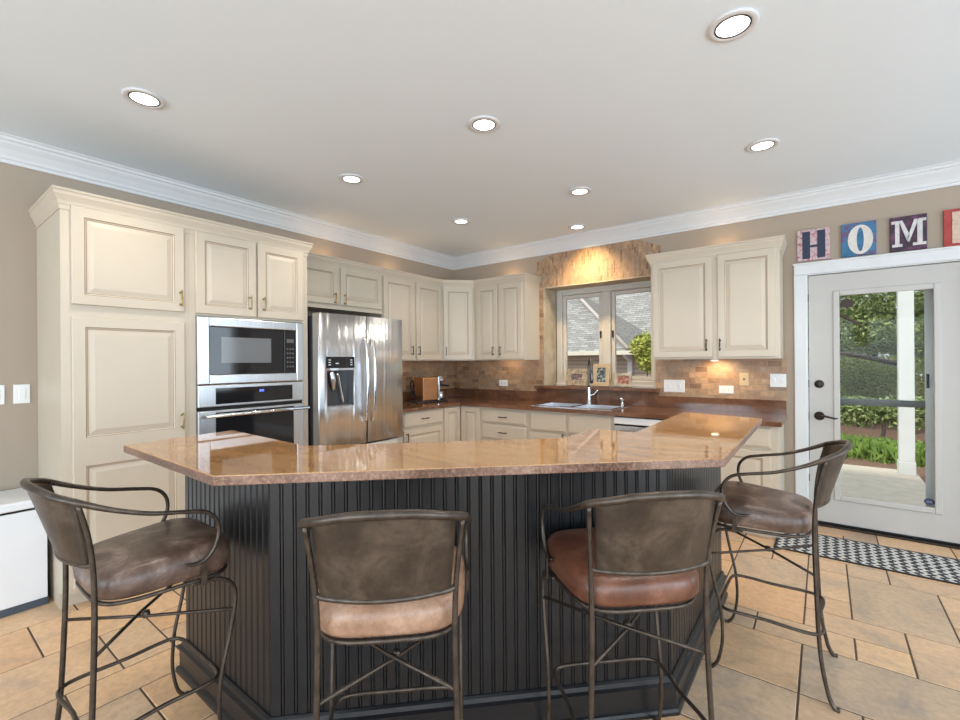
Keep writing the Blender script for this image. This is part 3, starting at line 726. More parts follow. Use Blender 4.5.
# ---------------------------------------------------------------- espresso machine
es = thing('espresso_machine', 'copper-sided espresso machine with chrome front on the counter in the corner', 'coffee machine', (.28, -.80, .90))
copper = plain('copper_panel', (.46, .22, .10), .3, .7, var=.12, vs=8)
er = lambda a, b, c: Vector((.27, -.78, 0))+Vector((.25, .97, 0)).normalized()*a+Vector((.97, -.25, 0)).normalized()*c+Vector((0, 0, b))
mb = MB(); mb.obox(er, -.21, .20, .8990, .915, -.11, .11, bev=.006); mb.build('tray', M['black'], es)
mb = MB(); mb.obox(er, -.13, .075, .9155, 1.185, -.09, .09, bev=.012); mb.build('housing', copper, es)
mb = MB(); mb.obox(er, .076, .105, .9155, 1.195, -.09, .09, bev=.006); mb.obox(er, .106, .17, 1.135, 1.195, -.07, .07, bev=.01); mb.build('front', M['chrome'], es)
mb = MB(); mb.lathe([(.03, 0), (.035, -.02), (.034, -.05), (.02, -.055)], tuple(er(.14, 1.133, .0))); mb.tube([er(.14, 1.09, 0), er(.19, 1.085, .06), er(.21, 1.08, .11)], [.009, .012, .011], n=8); mb.build('portafilter', M['black'], es)
mb = MB(); mb.lathe([(.034, 0), (.04, .03), (.036, .09), (.03, .10), (.028, .10), (.032, .03), (.0, .006)], tuple(er(.145, .9157, .03))); mb.build('jug', M['chrome'], es)
mb = MB(); mb.tube([er(-.135, .96, 0), er(-.20, .98, .02), er(-.24, 1.05, .03), er(-.255, 1.12, .03), er(-.235, 1.15, .02), er(-.20, 1.11, .0), er(-.19, 1.03, -.01), er(-.17, .945, -.01), er(-.137, .94, -.01)], .007, n=8); mb.build('cord', M['black'], es)

# ---------------------------------------------------------------- photo frames on the ledge
def photo_frame(label, cx, w, h, mats, lean, cols, bw, yaw=0, z=1.0842, y=.10, asym=0):
    t = thing('photo_frame', label, 'picture frame', (cx, y, z), 'framed photos on the window ledge')
    u = Vector((math.cos(yaw), math.sin(yaw), 0)); n0 = Vector((math.sin(yaw), -math.cos(yaw), 0))
    up = (Vector((0, 0, 1))*math.cos(lean)-n0*math.sin(lean)); n = (n0*math.cos(lean)+Vector((0, 0, 1))*math.sin(lean))
    o = Vector((cx, y, z))
    F_ = lambda a, b, c: o+u*a+up*b+n*c
    mb = MB(); 
    for r in ((-w/2, -w/2+bw, 0, h), (w/2-bw, w/2, 0, h), (-w/2+bw, w/2-bw, h-bw, h), (-w/2+bw, w/2-bw, 0, bw)): mb.obox(F_, *r, 0, .016, bev=.003)
    mb.build('frame', mats, t)
    tt = NT('photo_print'); c = tt.coord('Object'); tt.set(tt.ramp(tt.noise(c, 32, 3, .6), [(.30, cols[0]), (.46, cols[1]), (.56, cols[2]), (.68, cols[3])]), .3)
    MB().obox(F_, -w/2+bw, w/2-bw, bw, h-bw, .002, .008).build('photo', tt.m, t)
    mb = MB(); mb.add([F_(-.012, h*.75, -.001), F_(.012, h*.75, -.001), tuple(o+u*.012-n0*.07), tuple(o-u*.012-n0*.07)], [(0, 1, 2, 3)]); mb.add([F_(-.012, h*.75, -.005), F_(.012, h*.75, -.005), tuple(o+u*.012-n0*.075), tuple(o-u*.012-n0*.075)], [(0, 1, 2, 3)])
    mb.build('easel_leg', M['black'], t)
wood_grey = plain('weathered_wood', (.36, .28, .20), .6, var=.5, vs=30); wood_tan = plain('light_wood', (.50, .38, .24), .55, var=.12, vs=25); wood_wht = plain('whitewashed_wood', (.42, .36, .28), .55, var=.4, vs=20)
photo_frame('wide decorated photo frame on the left of the window ledge', 1.73, .255, .19, wood_grey, .14, [(.03, .04, .05), (.10, .13, .16), (.30, .12, .08), (.45, .45, .42)], .062)
photo_frame('upright light wood photo frame behind the faucet', 2.02, .19, .245, wood_tan, .14, [(.02, .025, .03), (.05, .07, .08), (.30, .35, .36), (.5, .5, .48)], .045)
photo_frame('small brown photo frame on the right of the window ledge', 2.265, .175, .145, wood_wht, .16, [(.06, .03, .02), (.30, .10, .06), (.45, .2, .13), (.5, .35, .25)], .03, yaw=.1)

# ---------------------------------------------------------------- switches and outlets
def plate(name, label, cat, fr, a, b, w, h, kind, mat=None, group='wall plates'):
    t = thing(name, label, cat, fr(a, b, 0), group)
    mb = MB(); mb.obox(fr, a-w/2, a+w/2, b-h/2, b+h/2, .0005, .007, bev=.003); mb.build('plate', mat or M['plate'], t)
    mb = MB(); nm = 'socket'
    if kind == 'toggle2':
        nm = 'switch'
        for s in (-w/4, w/4):
            k = MB(); k.obox(fr, a+s-.012, a+s+.012, b-.020, b+.020, .0072, .012, bev=.003); k.build('switch', M['plate'], t)
        return
    if kind == 'toggle': 
        mb.obox(fr, a-.016, a+.016, b-.032, b+.032, .0072, .0105, bev=.002); mb.build('switch', M['plate'], t); return
    if kind == 'outlet_h':
        for s in (-.022, .022): mb.obox(fr, a+s-.016, a+s+.016, b-.015, b+.015, .0072, .0088, bev=.002)
        o = mb.build('socket', M['plate'], t); k = MB()
        for s in (-.022, .022):
            for d in (-.005, .005): k.obox(fr, a+s-.006, a+s+.004, b+d-.0012, b+d+.0012, .0089, .0093)
        k.build('slot', M['slot'], o); return
    mb.obox(fr, a-.008, a+.008, b-.009, b+.009, .0072, .010, bev=.002); mb.build('jack', M['slot'], t)
Bs = BW(0, -.008); 
plate('wall_outlet', 'white horizontal outlet on the tile left of the window', 'outlet', Bs, .805, 1.097, .125, .075, 'outlet_h')
plate('light_switch', 'white double switch plate on the tile just right of the window', 'light switch', Bs, 2.805, 1.113, .19, .118, 'toggle2')
plate('wall_outlet', 'white horizontal outlet on the tile under the right wall cabinet', 'outlet', Bs, 3.252, 1.092, .118, .072, 'outlet_h')
plate('phone_jack', 'tan phone jack plate on the tile under the right wall cabinet', 'wall plate', Bs, 3.394, 1.188, .073, .115, 'jack', M['tanplate'])
plate('light_switch', 'white double switch plate at the right end of the tile near the door', 'light switch', Bs, 3.647, 1.182, .116, .115, 'toggle2')
Ls = LW(0, 0)
plate('light_switch', 'white switch plate on the taupe wall nearer the pantry', 'light switch', Ls, -4.121, 1.184, .074, .118, 'toggle')
plate('light_switch', 'white switch plate at the left edge of the photo on the taupe wall', 'light switch', Ls, -4.232, 1.184, .074, .118, 'toggle')

# ---------------------------------------------------------------- kitchen island
isl = thing('kitchen_island', 'angled island with polished granite bar top and black beadboard sides', 'island', (2.9, -3.2, 0))
TOP = [(1.668, -4.042), (2.522, -4.050), (3.692, -2.922), (3.680, -1.65), (3.242, -1.545), (3.262, -2.545), (3.062, -2.535), (3.062, -2.87), (2.305, -3.615), (1.618, -3.588)]
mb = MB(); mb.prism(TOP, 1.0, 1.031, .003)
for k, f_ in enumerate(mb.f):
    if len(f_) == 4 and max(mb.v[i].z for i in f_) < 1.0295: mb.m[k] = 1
mb.build('bar_top', [M['granite'], M['granite_edge_shaded']], isl)
BF = [(1.70, -3.83), (2.434, -3.83), (3.48, -2.784), (3.48, -1.70)]
INN = [(3.29, -1.70), (3.29, -2.575), (3.09, -2.575), (3.09, -2.90), (2.32, -3.655), (1.70, -3.625)]
MB().prism(offset(BF+INN, -.012), .0, .9992).build('base', M['black_paint'], isl)
for i in range(3):
    p, q = Vector(BF[i]), Vector(BF[i+1]); d = (q-p); L = d.length; d.normalize(); n = Vector((d.y, -d.x))
    pts = []; s = 0.0; pitch = L/round(L/.043)
    k = 0
    while s < L-1e-4:
        for o_, dep in ((0, 0), (pitch-.0135, 0), (pitch-.0115, -.0045), (pitch-.0095, -.0008), (pitch-.0065, 0), (pitch-.0035, -.0008), (pitch-.0015, -.0045)): pts.append((s+o_, dep))
        s += pitch
    pts.append((L, 0))
    outer = [(p+d*a+n*dep) for a, dep in pts]
    mb = MB(); z0, z1 = .125, .9990
    vs = [(v.x, v.y, z) for z in (z0, z1) for v in outer]; N = len(outer)
    mb.add(vs, [(j, j+1, N+j+1, N+j) for j in range(N-1)])
    bk = [p-n*.0095, q-n*.0095]
    mb.add([(p.x, p.y, z0), (p.x, p.y, z1), (bk[0].x, bk[0].y, z1), (bk[0].x, bk[0].y, z0)], [(0, 1, 2, 3)])
    mb.add([(q.x, q.y, z0), (q.x, q.y, z1), (bk[1].x, bk[1].y, z1), (bk[1].x, bk[1].y, z0)], [(0, 1, 2, 3)])
    mb.build('beadboard', M['black_paint'], isl)
ISB = [(-.008, .001), (.032, .001), (.032, .014), (.028, .024), (.020, .028), (.020, .098), (.028, .104), (.028, .114), (.016, .120), (.012, .134), (.004, .140), (-.008, .140)]
MB().sweep([(1.702, -3.62)]+[(1.70, -3.83)]+BF[1:], ISB).build('base_moulding', M['black_paint'], isl)
mb = MB(); mb.sweep(BF, [(-.009, .975), (.008, .975), (.011, .988), (.011, .9990), (-.009, .9990)]); mb.build('top_rail', M['black_paint'], isl)

# ---------------------------------------------------------------- bar stools
def superring(z, wf, wb, yf, yb, n=44, p=3.2):
    R = []
    for k in range(n):
        a = 2*PI*k/n; ca, sa = math.cos(a), math.sin(a)
        x = math.copysign(abs(ca)**(2/p), ca); y = math.copysign(abs(sa)**(2/p), sa)
        Y = (yf+yb)/2+y*(yf-yb)/2; w = wb+(wf-wb)*(Y-yb)/(yf-yb)
        R.append((x*w, Y, z))
    return R
def make_stool():
    t = thing('bar_stool', 'stool', 'bar stool', (0, 0, 0), 'iron bar stools round the island')
    # seat cushion
    R = []
    for ins, z, dome in ((.022, .646, 0), (.004, .650, 0), (-.004, .662, 0), (-.006, .685, 0), (-.004, .708, .2), (.001, .722, .6), (.010, .733, .9), (.026, .738, 1), (.08, .742, 1), (.14, .744, 1), (.19, .744, 1)):
        R.append([(x, y, z+dome*.012*(y/.2)) for x, y, _ in superring(z, max(.228-ins, .012), max(.192-ins, .012), .217-ins, -.166+ins, 52, 4.2)])
    mb = MB(); mb.rings(R); mb.build('seat', M['seat_dark'], t)
    mb = MB(); mb.tube([(x, y, .637) for x, y, _ in superring(0, .222, .182, .211, -.160, 44, 4.2)], .0068, n=8, closed=True, smooth=False); mb.build('seat_ring', M['iron'], t)
    # back legs running up into the uprights
    for s in (-1, 1):
        mb = MB(); mb.tube([(s*.204, -.250, .006), (s*.201, -.232, .010), (s*.196, -.212, .06), (s*.187, -.190, .20), (s*.178, -.178, .45), (s*.174, -.1735, .64), (s*.177, -.177, .77), (s*.185, -.190, .87), (s*.194, -.212, .962)],
                           [.009, .009, .0078, .008, .008, .008, .0075, .0072, .007], n=10); mb.build('leg', M['iron'], t)
        mb = MB(); mb.tube([(s*.212, .07, .632), (s*.213, .10, .628), (s*.214, .155, .620), (s*.214, .196, .585), (s*.214, .207, .53), (s*.213, .188, .41), (s*.211, .160, .28), (s*.211, .152, .15), (s*.212, .168, .05), (s*.214, .192, .009), (s*.214, .208, .007)],
                           [.006]+[.0066]*8+[.008, .009], n=10); mb.build('leg', M['iron'], t)
        mb = MB(); mb.obox(frame((s*.229, .10, 0), (0, 1, 0), (s, 0, 0)), -.009, .009, .624, .702, -.003, .003); mb.build('arm_bracket', M['iron'], t)
    # rail: one bar wrapping the back and curling down into both arms
    arm = [(.226, .045, .708), (.228, .072, .701), (.229, .105, .708), (.230, .134, .742), (.231, .146, .788), (.231, .138, .832), (.230, .105, .866), (.229, .045, .882), (.225, -.05, .902), (.216, -.14, .935), (.202, -.205, .966), (.188, -.224, .975), (.150, -.255, .988), (.080, -.281, 1.003), (0, -.290, 1.007)]
    rad = [.004, .006, .0065, .0068, .0068, .0068, .0068, .0068, .007, .008, .010, .0108, .0112, .0115, .0115]
    pts = [(-x, y, z) for x, y, z in arm]+[p for p in reversed(arm[:-1])]
    mb = MB(); mb.tube(pts, rad+list(reversed(rad[:-1])), n=12); mb.build('arm_rail', M['iron'], t)
    # curved back panel and lower back rail
    zb = .778
    def arc(s, k):
        hw = .164+.013*k; yc = -.184-.028*k; dep = .036+.038*k; q = 1-s*s
        return Vector((s*hw, yc-dep*q, zb+(.186+.032*q)*k))
    n = 14; mb = MB()
    for off in (0.0, -.010):
        g = [[arc(-1+2*i/n, k/6)+Vector((0, off+.005, 0)) for i in range(n+1)] for k in range(7)]
        vs = [p for r in g for p in r]
        mb.add(vs, [(k*(n+1)+i, k*(n+1)+i+1, (k+1)*(n+1)+i+1, (k+1)*(n+1)+i) for k in range(6) for i in range(n)], 0, True)
    m_ = 7*(n+1)
    for k in range(6):
        for i in (0, n): mb.f.append([k*(n+1)+i, (k+1)*(n+1)+i, m_+(k+1)*(n+1)+i, m_+k*(n+1)+i]); mb.m.append(0); mb.sm.append(False)
    mb.build('back_panel', M['back'], t)
    mb = MB(); mb.tube([Vector((-.174, -.178, zb-.002))]+[arc(-.98+1.96*i/10, 0)-Vector((0, 0, .006)) for i in range(11)]+[Vector((.174, -.178, zb-.002))], .0075, n=8, sub=2); mb.build('back_rail', M['iron'], t)
    # crossed braces and footrest ring
    for s in (-1, 1):
        mb = MB(); mb.tube([(s*.178, -.177, .500+s*.004), (-s*.02, .0, .500+s*.004), (-s*.213, .200, .500+s*.004)], .0055, n=8, smooth=False); mb.build('brace', M['iron'], t)
    mb = MB(); mb.tube([(-.183, -.186, .268), (-.190, 0, .268), (-.197, .10, .268), (-.187, .15, .268), (-.14, .170, .268), (0, .172, .268), (.14, .170, .268), (.187, .15, .268), (.197, .10, .268), (.190, 0, .268), (.183, -.186, .268), (0, -.189, .268)], .0068, n=10, closed=True)
    mb.build('footrest', M['iron'], t)
    mb = MB(); mb.lathe([(.004, -.012), (.011, -.010), (.013, 0), (.011, .010), (.004, .012)], (0.01, 0.0, .50), n=12); mb.build('brace_knot', M['iron'], t)
    return t
def copy_tree(o, parent=None):
    c = o.copy(); C.objects.link(c); c.parent = parent
    for ch in list(o.children): copy_tree(ch, c)
    return c
proto = make_stool()
SP = [((2.080, -4.092, 0), 0, 'iron bar stool with brown seat at the left end of the island beside the pantry', 'seat_dark'),
      ((2.941, -3.728, 0), math.radians(43.7), 'iron bar stool with tan seat seen squarely from behind at front left', 'seat_tan'),
      ((3.436, -3.180, 0), math.radians(44.3), 'iron bar stool with reddish leather seat at front right of the island', 'seat_red'),
      ((3.752, -2.21, 0), math.radians(90), 'iron bar stool with brown seat beside the back door and rug', 'seat_dark')]
for i, (loc, rz, lab, sm) in enumerate(SP):
    o = proto if i == 0 else copy_tree(proto)
    o.location = loc; o.rotation_euler = (0, 0, rz); o['label'] = lab
    for ch in o.children:
        if ch.name.startswith('seat') and not ch.name.startswith('seat_ring') and sm != 'seat_dark':
            ch.data = ch.data.copy(); ch.data.materials[0] = M[sm]

# ---------------------------------------------------------------- recessed lights
names = ['nearest the pantry', 'in the middle of the ceiling over the island', 'closest to the camera at the top of the photo', 'over the right wall cabinet side nearest the door', 'in front of the refrigerator', 'nearest the corner wall cabinet',
         'second from the window, above the drawers and sink aisle', 'right in front of the window arch']
for (x, y), nm in zip(LIGHTS, names):
    t = thing('recessed_light', 'round recessed ceiling light '+nm, 'ceiling light', (x, y, H-.02), 'recessed ceiling lights')
    MB().lathe([(.068, -.0005), (.092, -.0005), (.094, -.004), (.090, -.008), (.072, -.010), (.068, -.006)], (x, y, H), n=36).build('trim_ring', M['white'], t)
    MB().lathe([(.068, -.001), (.0675, -.009), (.062, -.009), (.062, -.001)], (x, y, H), n=36).build('gasket', M['black'], t)
    MB().lathe([(.0615, -.0008), (.0615, -.006), (.04, -.009), (.0, -.010)], (x, y, H), n=36).build('lens', M['lamp'], t)
    light('SPOT', 'lamp_glow', (x, y, H-.03), (0, 0, 0), 30, (1, .91, .78), spot_size=math.radians(125), spot_blend=.7, shadow_soft_size=.06)
# warm glow: under-cabinet lamp and the small lamps on top of the wall cabinets
light('SPOT', 'under_cabinet_glow', (3.19, -.17, UZ0-.032), (math.radians(28), 0, 0), 4.5, (1, .72, .38), spot_size=math.radians(150), spot_blend=.6, shadow_soft_size=.02)
pk = thing('puck_light', 'small round puck light under the middle of the right wall cabinet', 'light', (3.19, -.20, UZ0-.02))
MB().lathe([(.034, -.0085), (.034, -.020), (.031, -.022)], (3.19, -.20, UZ0)).build('housing', M['plate'], pk)
MB().lathe([(.0305, -.0215), (.0305, -.024), (.0, -.026)], (3.19, -.20, UZ0)).build('lens', emit('warm_lens', (1, .85, .6), 5), pk)
for (x, y) in ((.95, -.16), (.16, -1.15)):  # added points to brighten the left splash; no lamps are fitted here
    light('POINT', 'under_cabinet_glow', (x, y, UZ0-.03), (0, 0, 0), .8, (1, .78, .5), shadow_soft_size=.03)
for (x, y) in ((3.25, -.12), (.95, -.12), (.12, -1.15), (.12, -2.0)):
    light('POINT', 'cabinet_top_lamp', (x, y, 2.37), (0, 0, 0), .9, (1, .66, .36), shadow_soft_size=.03)
light('SPOT', 'window_arch_lamp', (1.954, -.40, H-.03), (math.radians(34), 0, 0), 58, (1, .68, .26), spot_size=math.radians(90), spot_blend=1.0, shadow_soft_size=.05)

# ---------------------------------------------------------------- letter blocks H O M E
def block_mat(name, stops, sc):
    t = NT(name); v = t.coord(); return t.set(t.ramp(t.noise(v, sc, 4, .7), stops), .6)
def letter(name, label, a0, a1, b0, b1, bgm, lm, polys):
    fr = BW(0, -.0008)
    t = thing(name, label, 'letter block', fr((a0+a1)/2, b0, 0), 'letter blocks over the door')
    MB().obox(fr, a0, a1, b0, b1, .0, .022, bev=.002).build('block', bgm, t)
    mb = MB(); w, h = a1-a0, b1-b0
    for p in polys:
        P = [(a0+x*w, b0+y*h) for x, y in p]
        mb.rings([[fr(a, b, .0222) for a, b in P], [fr(a, b, .0262) for a, b in P]], smooth=False)
    mb.build('letter', lm, t)
R4 = lambda x0, x1, y0, y1: [(x0, y0), (x1, y0), (x1, y1), (x0, y1)]
letter('letter_block', 'pink patterned block with dark blue letter H above the door', 3.789, 4.005, 2.175, 2.428,
       block_mat('pink_print', [(.35, (.35, .05, .06)), (.48, (.55, .38, .40)), (.6, (.62, .5, .52)), (.7, (.2, .05, .12))], 40), plain('navy_ink', (.012, .022, .055), .5),
       [R4(.16, .40, .06, .94), R4(.62, .86, .06, .94), R4(.40, .62, .42, .49)])
N_ = 28; ell = lambda cx, cy, rx, ry, a0=0, a1=2*PI: [(cx+rx*math.cos(a0+(a1-a0)*k/N_), cy+ry*math.sin(a0+(a1-a0)*k/N_)) for k in range(N_+1)]
ocre = ell(.55, .48, .36, .44, PI/2, 3*PI/2)+[(p[0], p[1]) for p in reversed(ell(.55, .48, .10, .36, PI/2, 3*PI/2))]
ocre2 = ell(.55, .48, .36, .44, -PI/2, PI/2)+[(p[0], p[1]) for p in reversed(ell(.55, .48, .10, .36, -PI/2, PI/2))]
letter('letter_block', 'blue and purple block with white letter O above the door', 4.076, 4.286, 2.170, 2.428,
       block_mat('blue_print', [(.35, (.02, .09, .18)), (.5, (.04, .18, .34)), (.62, (.13, .05, .13)), (.75, (.05, .25, .42))], 9), block_mat('cream_ink', [(.4, (.62, .58, .52)), (.62, (.7, .67, .62)), (.7, (.4, .3, .3))], 22), [ocre, ocre2])
letter('letter_block', 'black and purple block with white serif letter M above the door', 4.364, 4.566, 2.168, 2.424,
       block_mat('purple_print', [(.35, (.02, .016, .022)), (.52, (.05, .02, .045)), (.66, (.16, .05, .12))], 12), block_mat('white_ink', [(.35, (.5, .47, .47)), (.6, (.68, .65, .64)), (.72, (.4, .28, .33))], 26),
       [R4(.06, .34, .12, .2), R4(.14, .26, .2, .80), R4(.04, .26, .80, .88), R4(.62, .98, .12, .2), R4(.74, .88, .2, .80), R4(.74, .98, .80, .88), [(.24, .88), (.34, .88), (.53, .46), (.48, .24)], [(.66, .88), (.78, .88), (.52, .22), (.47, .34)]])
letter('letter_block', 'red block with cream patterned letter E above the door', 4.652, 4.860, 2.158, 2.424,
       block_mat('red_print', [(.35, (.32, .03, .025)), (.6, (.42, .06, .05)), (.75, (.25, .03, .03))], 14), block_mat('floral_ink', [(.4, (.55, .36, .28)), (.6, (.62, .48, .38)), (.72, (.35, .1, .09))], 30),
       [R4(.2, .42, .08, .92), R4(.42, .86, .08, .24), R4(.42, .86, .76, .92), R4(.42, .74, .44, .57)])

# ---------------------------------------------------------------- rug
def rug_mat():
    t = NT('woven_rug'); v = t.coord('Object')
    s = t.n('ShaderNodeSeparateXYZ'); t.l(v, s.inputs[0])
    def sn(sock, k, off=0):
        m1 = t.n('ShaderNodeMath', operation='MULTIPLY'); t.l(sock, m1.inputs[0]); m1.inputs[1].default_value = k
        m2 = t.n('ShaderNodeMath', operation='SINE'); t.l(m1.outputs[0], m2.inputs[0]); return m2.outputs[0]
    a = t.n('ShaderNodeMath', operation='ADD'); t.l(s.outputs['X'], a.inputs[0])
    z = t.n('ShaderNodeMath', operation='PINGPONG'); t.l(s.outputs['Y'], z.inputs[0]); z.inputs[1].default_value = .03
    t.l(z.outputs[0], a.inputs[1])
    f1 = sn(a.outputs[0], 2*PI/.058); f2 = sn(s.outputs['Y'], 2*PI/.021)
    m = t.n('ShaderNodeMath', operation='MULTIPLY_ADD'); t.l(f2, m.inputs[0]); m.inputs[1].default_value = .8; t.l(f1, m.inputs[2])
    c = t.ramp(m.outputs[0], [(.0, (.03, .03, .035)), (.34, (.05, .05, .055)), (.44, (.70, .68, .64)), (1, (.82, .80, .76))])
    return t.set(c, .9)
rg = thing('door_rug', 'black and cream woven runner rug on the floor before the back door', 'rug', (4.4, -.5, 0))
MB().box(3.672, 5.35, -.735, -.285, .0006, .009, bev=.003).build('rug_field', rug_mat(), rg)
mb = MB()
for r in ((3.662, 5.36, -.747, -.736), (3.662, 5.36, -.284, -.273), (3.662, 3.671, -.735, -.285)): mb.box(*r, .0006, .010)
mb.build('binding', M['black'], rg)

# ---------------------------------------------------------------- low white cabinet at the left edge
bn = thing('storage_chest', 'low white chest with lid on dark plinth at the left edge beside the pantry', 'chest', (.22, -4.8, 0))
MB().box(.0205, .425, -5.60, -4.078, .040, .548, bev=.004).build('body', M['cellwhite'], bn)
MB().box(.0205, .430, -5.605, -4.074, .560, .608, bev=.010).build('lid', M['cellwhite'], bn)
MB().box(.0205, .415, -5.59, -4.09, .5482, .5598).build('lid_seal', M['darkgap'], bn)
MB().box(.0205, .428, -5.60, -4.076, .001, .0395).build('plinth', M['slate'], bn)

# ================================================================== outside
grass = plain('lawn_grass', (.10, .20, .035), .9, var=.5, vs=12); mulch = plain('bark_mulch', (.20, .11, .075), .95, var=.6, vs=45, bump=.6, bs=40)
conc = plain('porch_concrete', (.62, .53, .44), .8, var=.1, vs=8)
mb = MB(); mb.box(-14, 22, .36, 40, -.45, -.30); tag(mb.build('ground', mulch), kind='structure')
mb = MB(); mb.box(3.3, 4.93, .35, 3.72, -.29, -.15, bev=.01); mb.box(4.93, 5.2, .35, 3.0, -.29, -.15); tag(mb.build('patio', conc), kind='structure')
# porch column
pc = thing('porch_column', 'square white porch column on the patio seen through the door glass', 'column', (4.80, 3.47, -.15))
MB().box(4.735, 4.885, 3.37, 3.52, .025, 2.9, bev=.006).build('shaft', M['white'], pc)
MB().box(4.727, 4.893, 3.362, 3.528, -.1495, .0245, bev=.006).build('base', M['white'], pc)
# storm door outside the back door
sd = thing('storm_door', 'white storm door frame with dark crossbar seen through the door glass', 'storm door', (4.3, .30, .0))
mb = MB(); q = BW(0, .30)
for r in ((3.87, 3.95, .02, 2.04), (4.592, 4.76, .02, 2.04), (3.95, 4.592, 1.96, 2.04), (3.95, 4.592, .02, .14)): mb.obox(q, *r, -.03, .0, bev=.004)
mb.build('frame', plain('storm_door_white', (.84, .85, .86), .4), sd)
mb = MB(); mb.obox(q, 3.95, 4.592, .972, 1.026, -.022, -.006, bev=.003); mb.build('crossbar', plain('grey_bar', (.13, .13, .125), .5), sd)
mb = MB(); mb.obox(q, 3.95, 4.592, .14, .972, -.016, -.012); mb.obox(q, 3.95, 4.592, 1.026, 1.96, -.016, -.012); mb.build('pane', M['glass'], sd)
mb = MB(); mb.obox(q, 4.597, 4.612, 1.13, 1.24, .0005, .02, bev=.004); mb.build('latch', M['black'], sd)

def leaf_cloud(mb, c, r, n, size, rng, mi=0, flat=1.0):
    for _ in range(n):
        while True:
            p = Vector((rng.uniform(-1, 1), rng.uniform(-1, 1), rng.uniform(-1, 1)))
            if p.length < 1: break
        p = p*(p.length**-.4 if p.length > .01 else 1)
        o = Vector((c[0]+p.x*r[0], c[1]+p.y*r[1], c[2]+p.z*r[2]))
        d = Vector((rng.gauss(0, 1), rng.gauss(0, 1), rng.gauss(0, .7)*flat)).normalized(); e = d.cross(Vector((rng.gauss(0, 1), rng.gauss(0, 1), rng.gauss(0, 1)))).normalized()
        s = size*rng.uniform(.6, 1.4)
        mb.add([o, o+d*s*.5+e*s*.22, o+d*s, o+d*s*.5-e*s*.22], [(0, 1, 2, 3)], mi)
def leafmat(name, a, b):
    t = NT(name); g = t.n('ShaderNodeNewGeometry')
    t.set(t.ramp(g.outputs['Random Per Island'], [(0, a), (1, b)]), .55); t.b.inputs['Specular IOR Level'].default_value = .25
    return t.m
lf1 = leafmat('cedar_leaves', (.11, .16, .05), (.40, .46, .19)); lf2 = leafmat('yellow_green_leaves', (.26, .30, .06), (.55, .56, .14)); lf3 = leafmat('dark_leaves', (.11, .15, .06), (.30, .36, .16))
bark = plain('bark', (.07, .05, .04), .9, var=.4, vs=30); lf4 = leafmat('grass_blades', (.10, .18, .03), (.26, .38, .08))
def tree(name, label, x, y, h, clouds, n, size, mat, seed, cat='tree', trunk=.12, limbs=()):
    rng = random.Random(seed); t = thing(name, label, cat, (x, y, -.30))
    mb = MB(); mb.tube([(x, y, -.302), (x+.05, y, h*.4), (x, y+.05, h)], [trunk, trunk*.7, trunk*.25], n=8)
    for l in limbs: mb.tube(l, [trunk*.45, trunk*.35, trunk*.15], n=6)
    mb.build('trunk', bark, t)
    mb = MB()
    for (c, r, k) in clouds: leaf_cloud(mb, c, r, int(n*k), size, rng)
    mb.build('foliage', mat, t)
tree('garden_tree', 'spreading green tree filling the upper door glass outside', 5.38, 8.9, 5.2, [((5.0, 8.6, 3.0), (2.3, 1.4, .95), 1.6), ((4.3, 8.3, 1.95), (1.5, 1.0, .5), .9), ((6.0, 8.6, 1.9), (1.4, 1.1, .55), .9), ((5.0, 8.6, 4.3), (2.0, 1.4, 1.0), .6)], 15000, .075, lf1, 3,
     limbs=[[(5.38, 8.8, 1.5), (4.6, 7.5, 2.0), (3.6, 7.0, 2.75)], [(5.38, 8.8, 1.2), (4.5, 7.1, 1.42), (3.4, 6.9, 1.62)], [(5.4, 8.8, 2.2), (6.0, 8.0, 2.6), (6.6, 7.7, 2.5)]])
tree('garden_tree', 'dark evergreen tree behind the others beyond the door glass', 5.2, 14.5, 6.0, [((5.2, 14.5, 2.9), (2.5, 1.4, 3.1), 2.6)], 4600, .18, lf3, 5)
tree('garden_tree', 'tree at the right behind the porch column', 10.3, 14.2, 6.0, [((10.3, 14.2, 2.9), (2.4, 1.5, 3.1), 2.2)], 5500, .22, lf1, 6)
tree('garden_shrub', 'yellow-green shrub row beneath the tree outside the door', 4.9, 11.4, .6, [((4.0, 11.4, .75), (1.5, .6, .75), 1), ((5.8, 11.4, .75), (1.7, .6, .7), 1)], 7000, .10, lf2, 8, 'shrub', .05)
tree('garden_shrub', 'low dark green shrub behind the lawn outside the door', 4.8, 6.7, .2, [((4.4, 6.75, .35), (.5, .3, .28), 1), ((5.3, 6.8, .38), (.6, .3, .3), 1)], 1500, .09, lf1, 9, 'shrub', .04)
tree('garden_shrub', 'bright yellow-green bush outside the kitchen window in front of the house next door', 1.42, 3.6, 1.4, [((1.40, 3.6, 1.60), (.22, .25, .24), 1), ((1.47, 3.6, 1.38), (.2, .25, .22), .8)], 1100, .075, lf2, 10, 'bush', .02)
rng = random.Random(12); mb = MB()
for k in range(7000):
    x, y = rng.uniform(3.0, 6.8), 0
    y = min(6.2, max(4.9, 5.55+.2*math.sin(x*2.1)+rng.gauss(0, .22)))
    z = -.302; h = rng.uniform(.10, .36); a = rng.uniform(0, 2*PI); l = rng.uniform(.02, .20); w = .008
    dx_, dy_ = math.cos(a), math.sin(a)
    mb.add([(x-dy_*w, y+dx_*w, z), (x+dy_*w, y-dx_*w, z), (x+dx_*l*.5+dy_*w, y+dy_*l*.5-dx_*w, z+h*.8), (x+dx_*l, y+dy_*l, z+h*.9)], [(0, 1, 2, 3)])
tag(mb.build('ornamental_grass', lf4), 'tufts of green grass on the mulch bed beyond the patio', 'grass', kind='stuff')

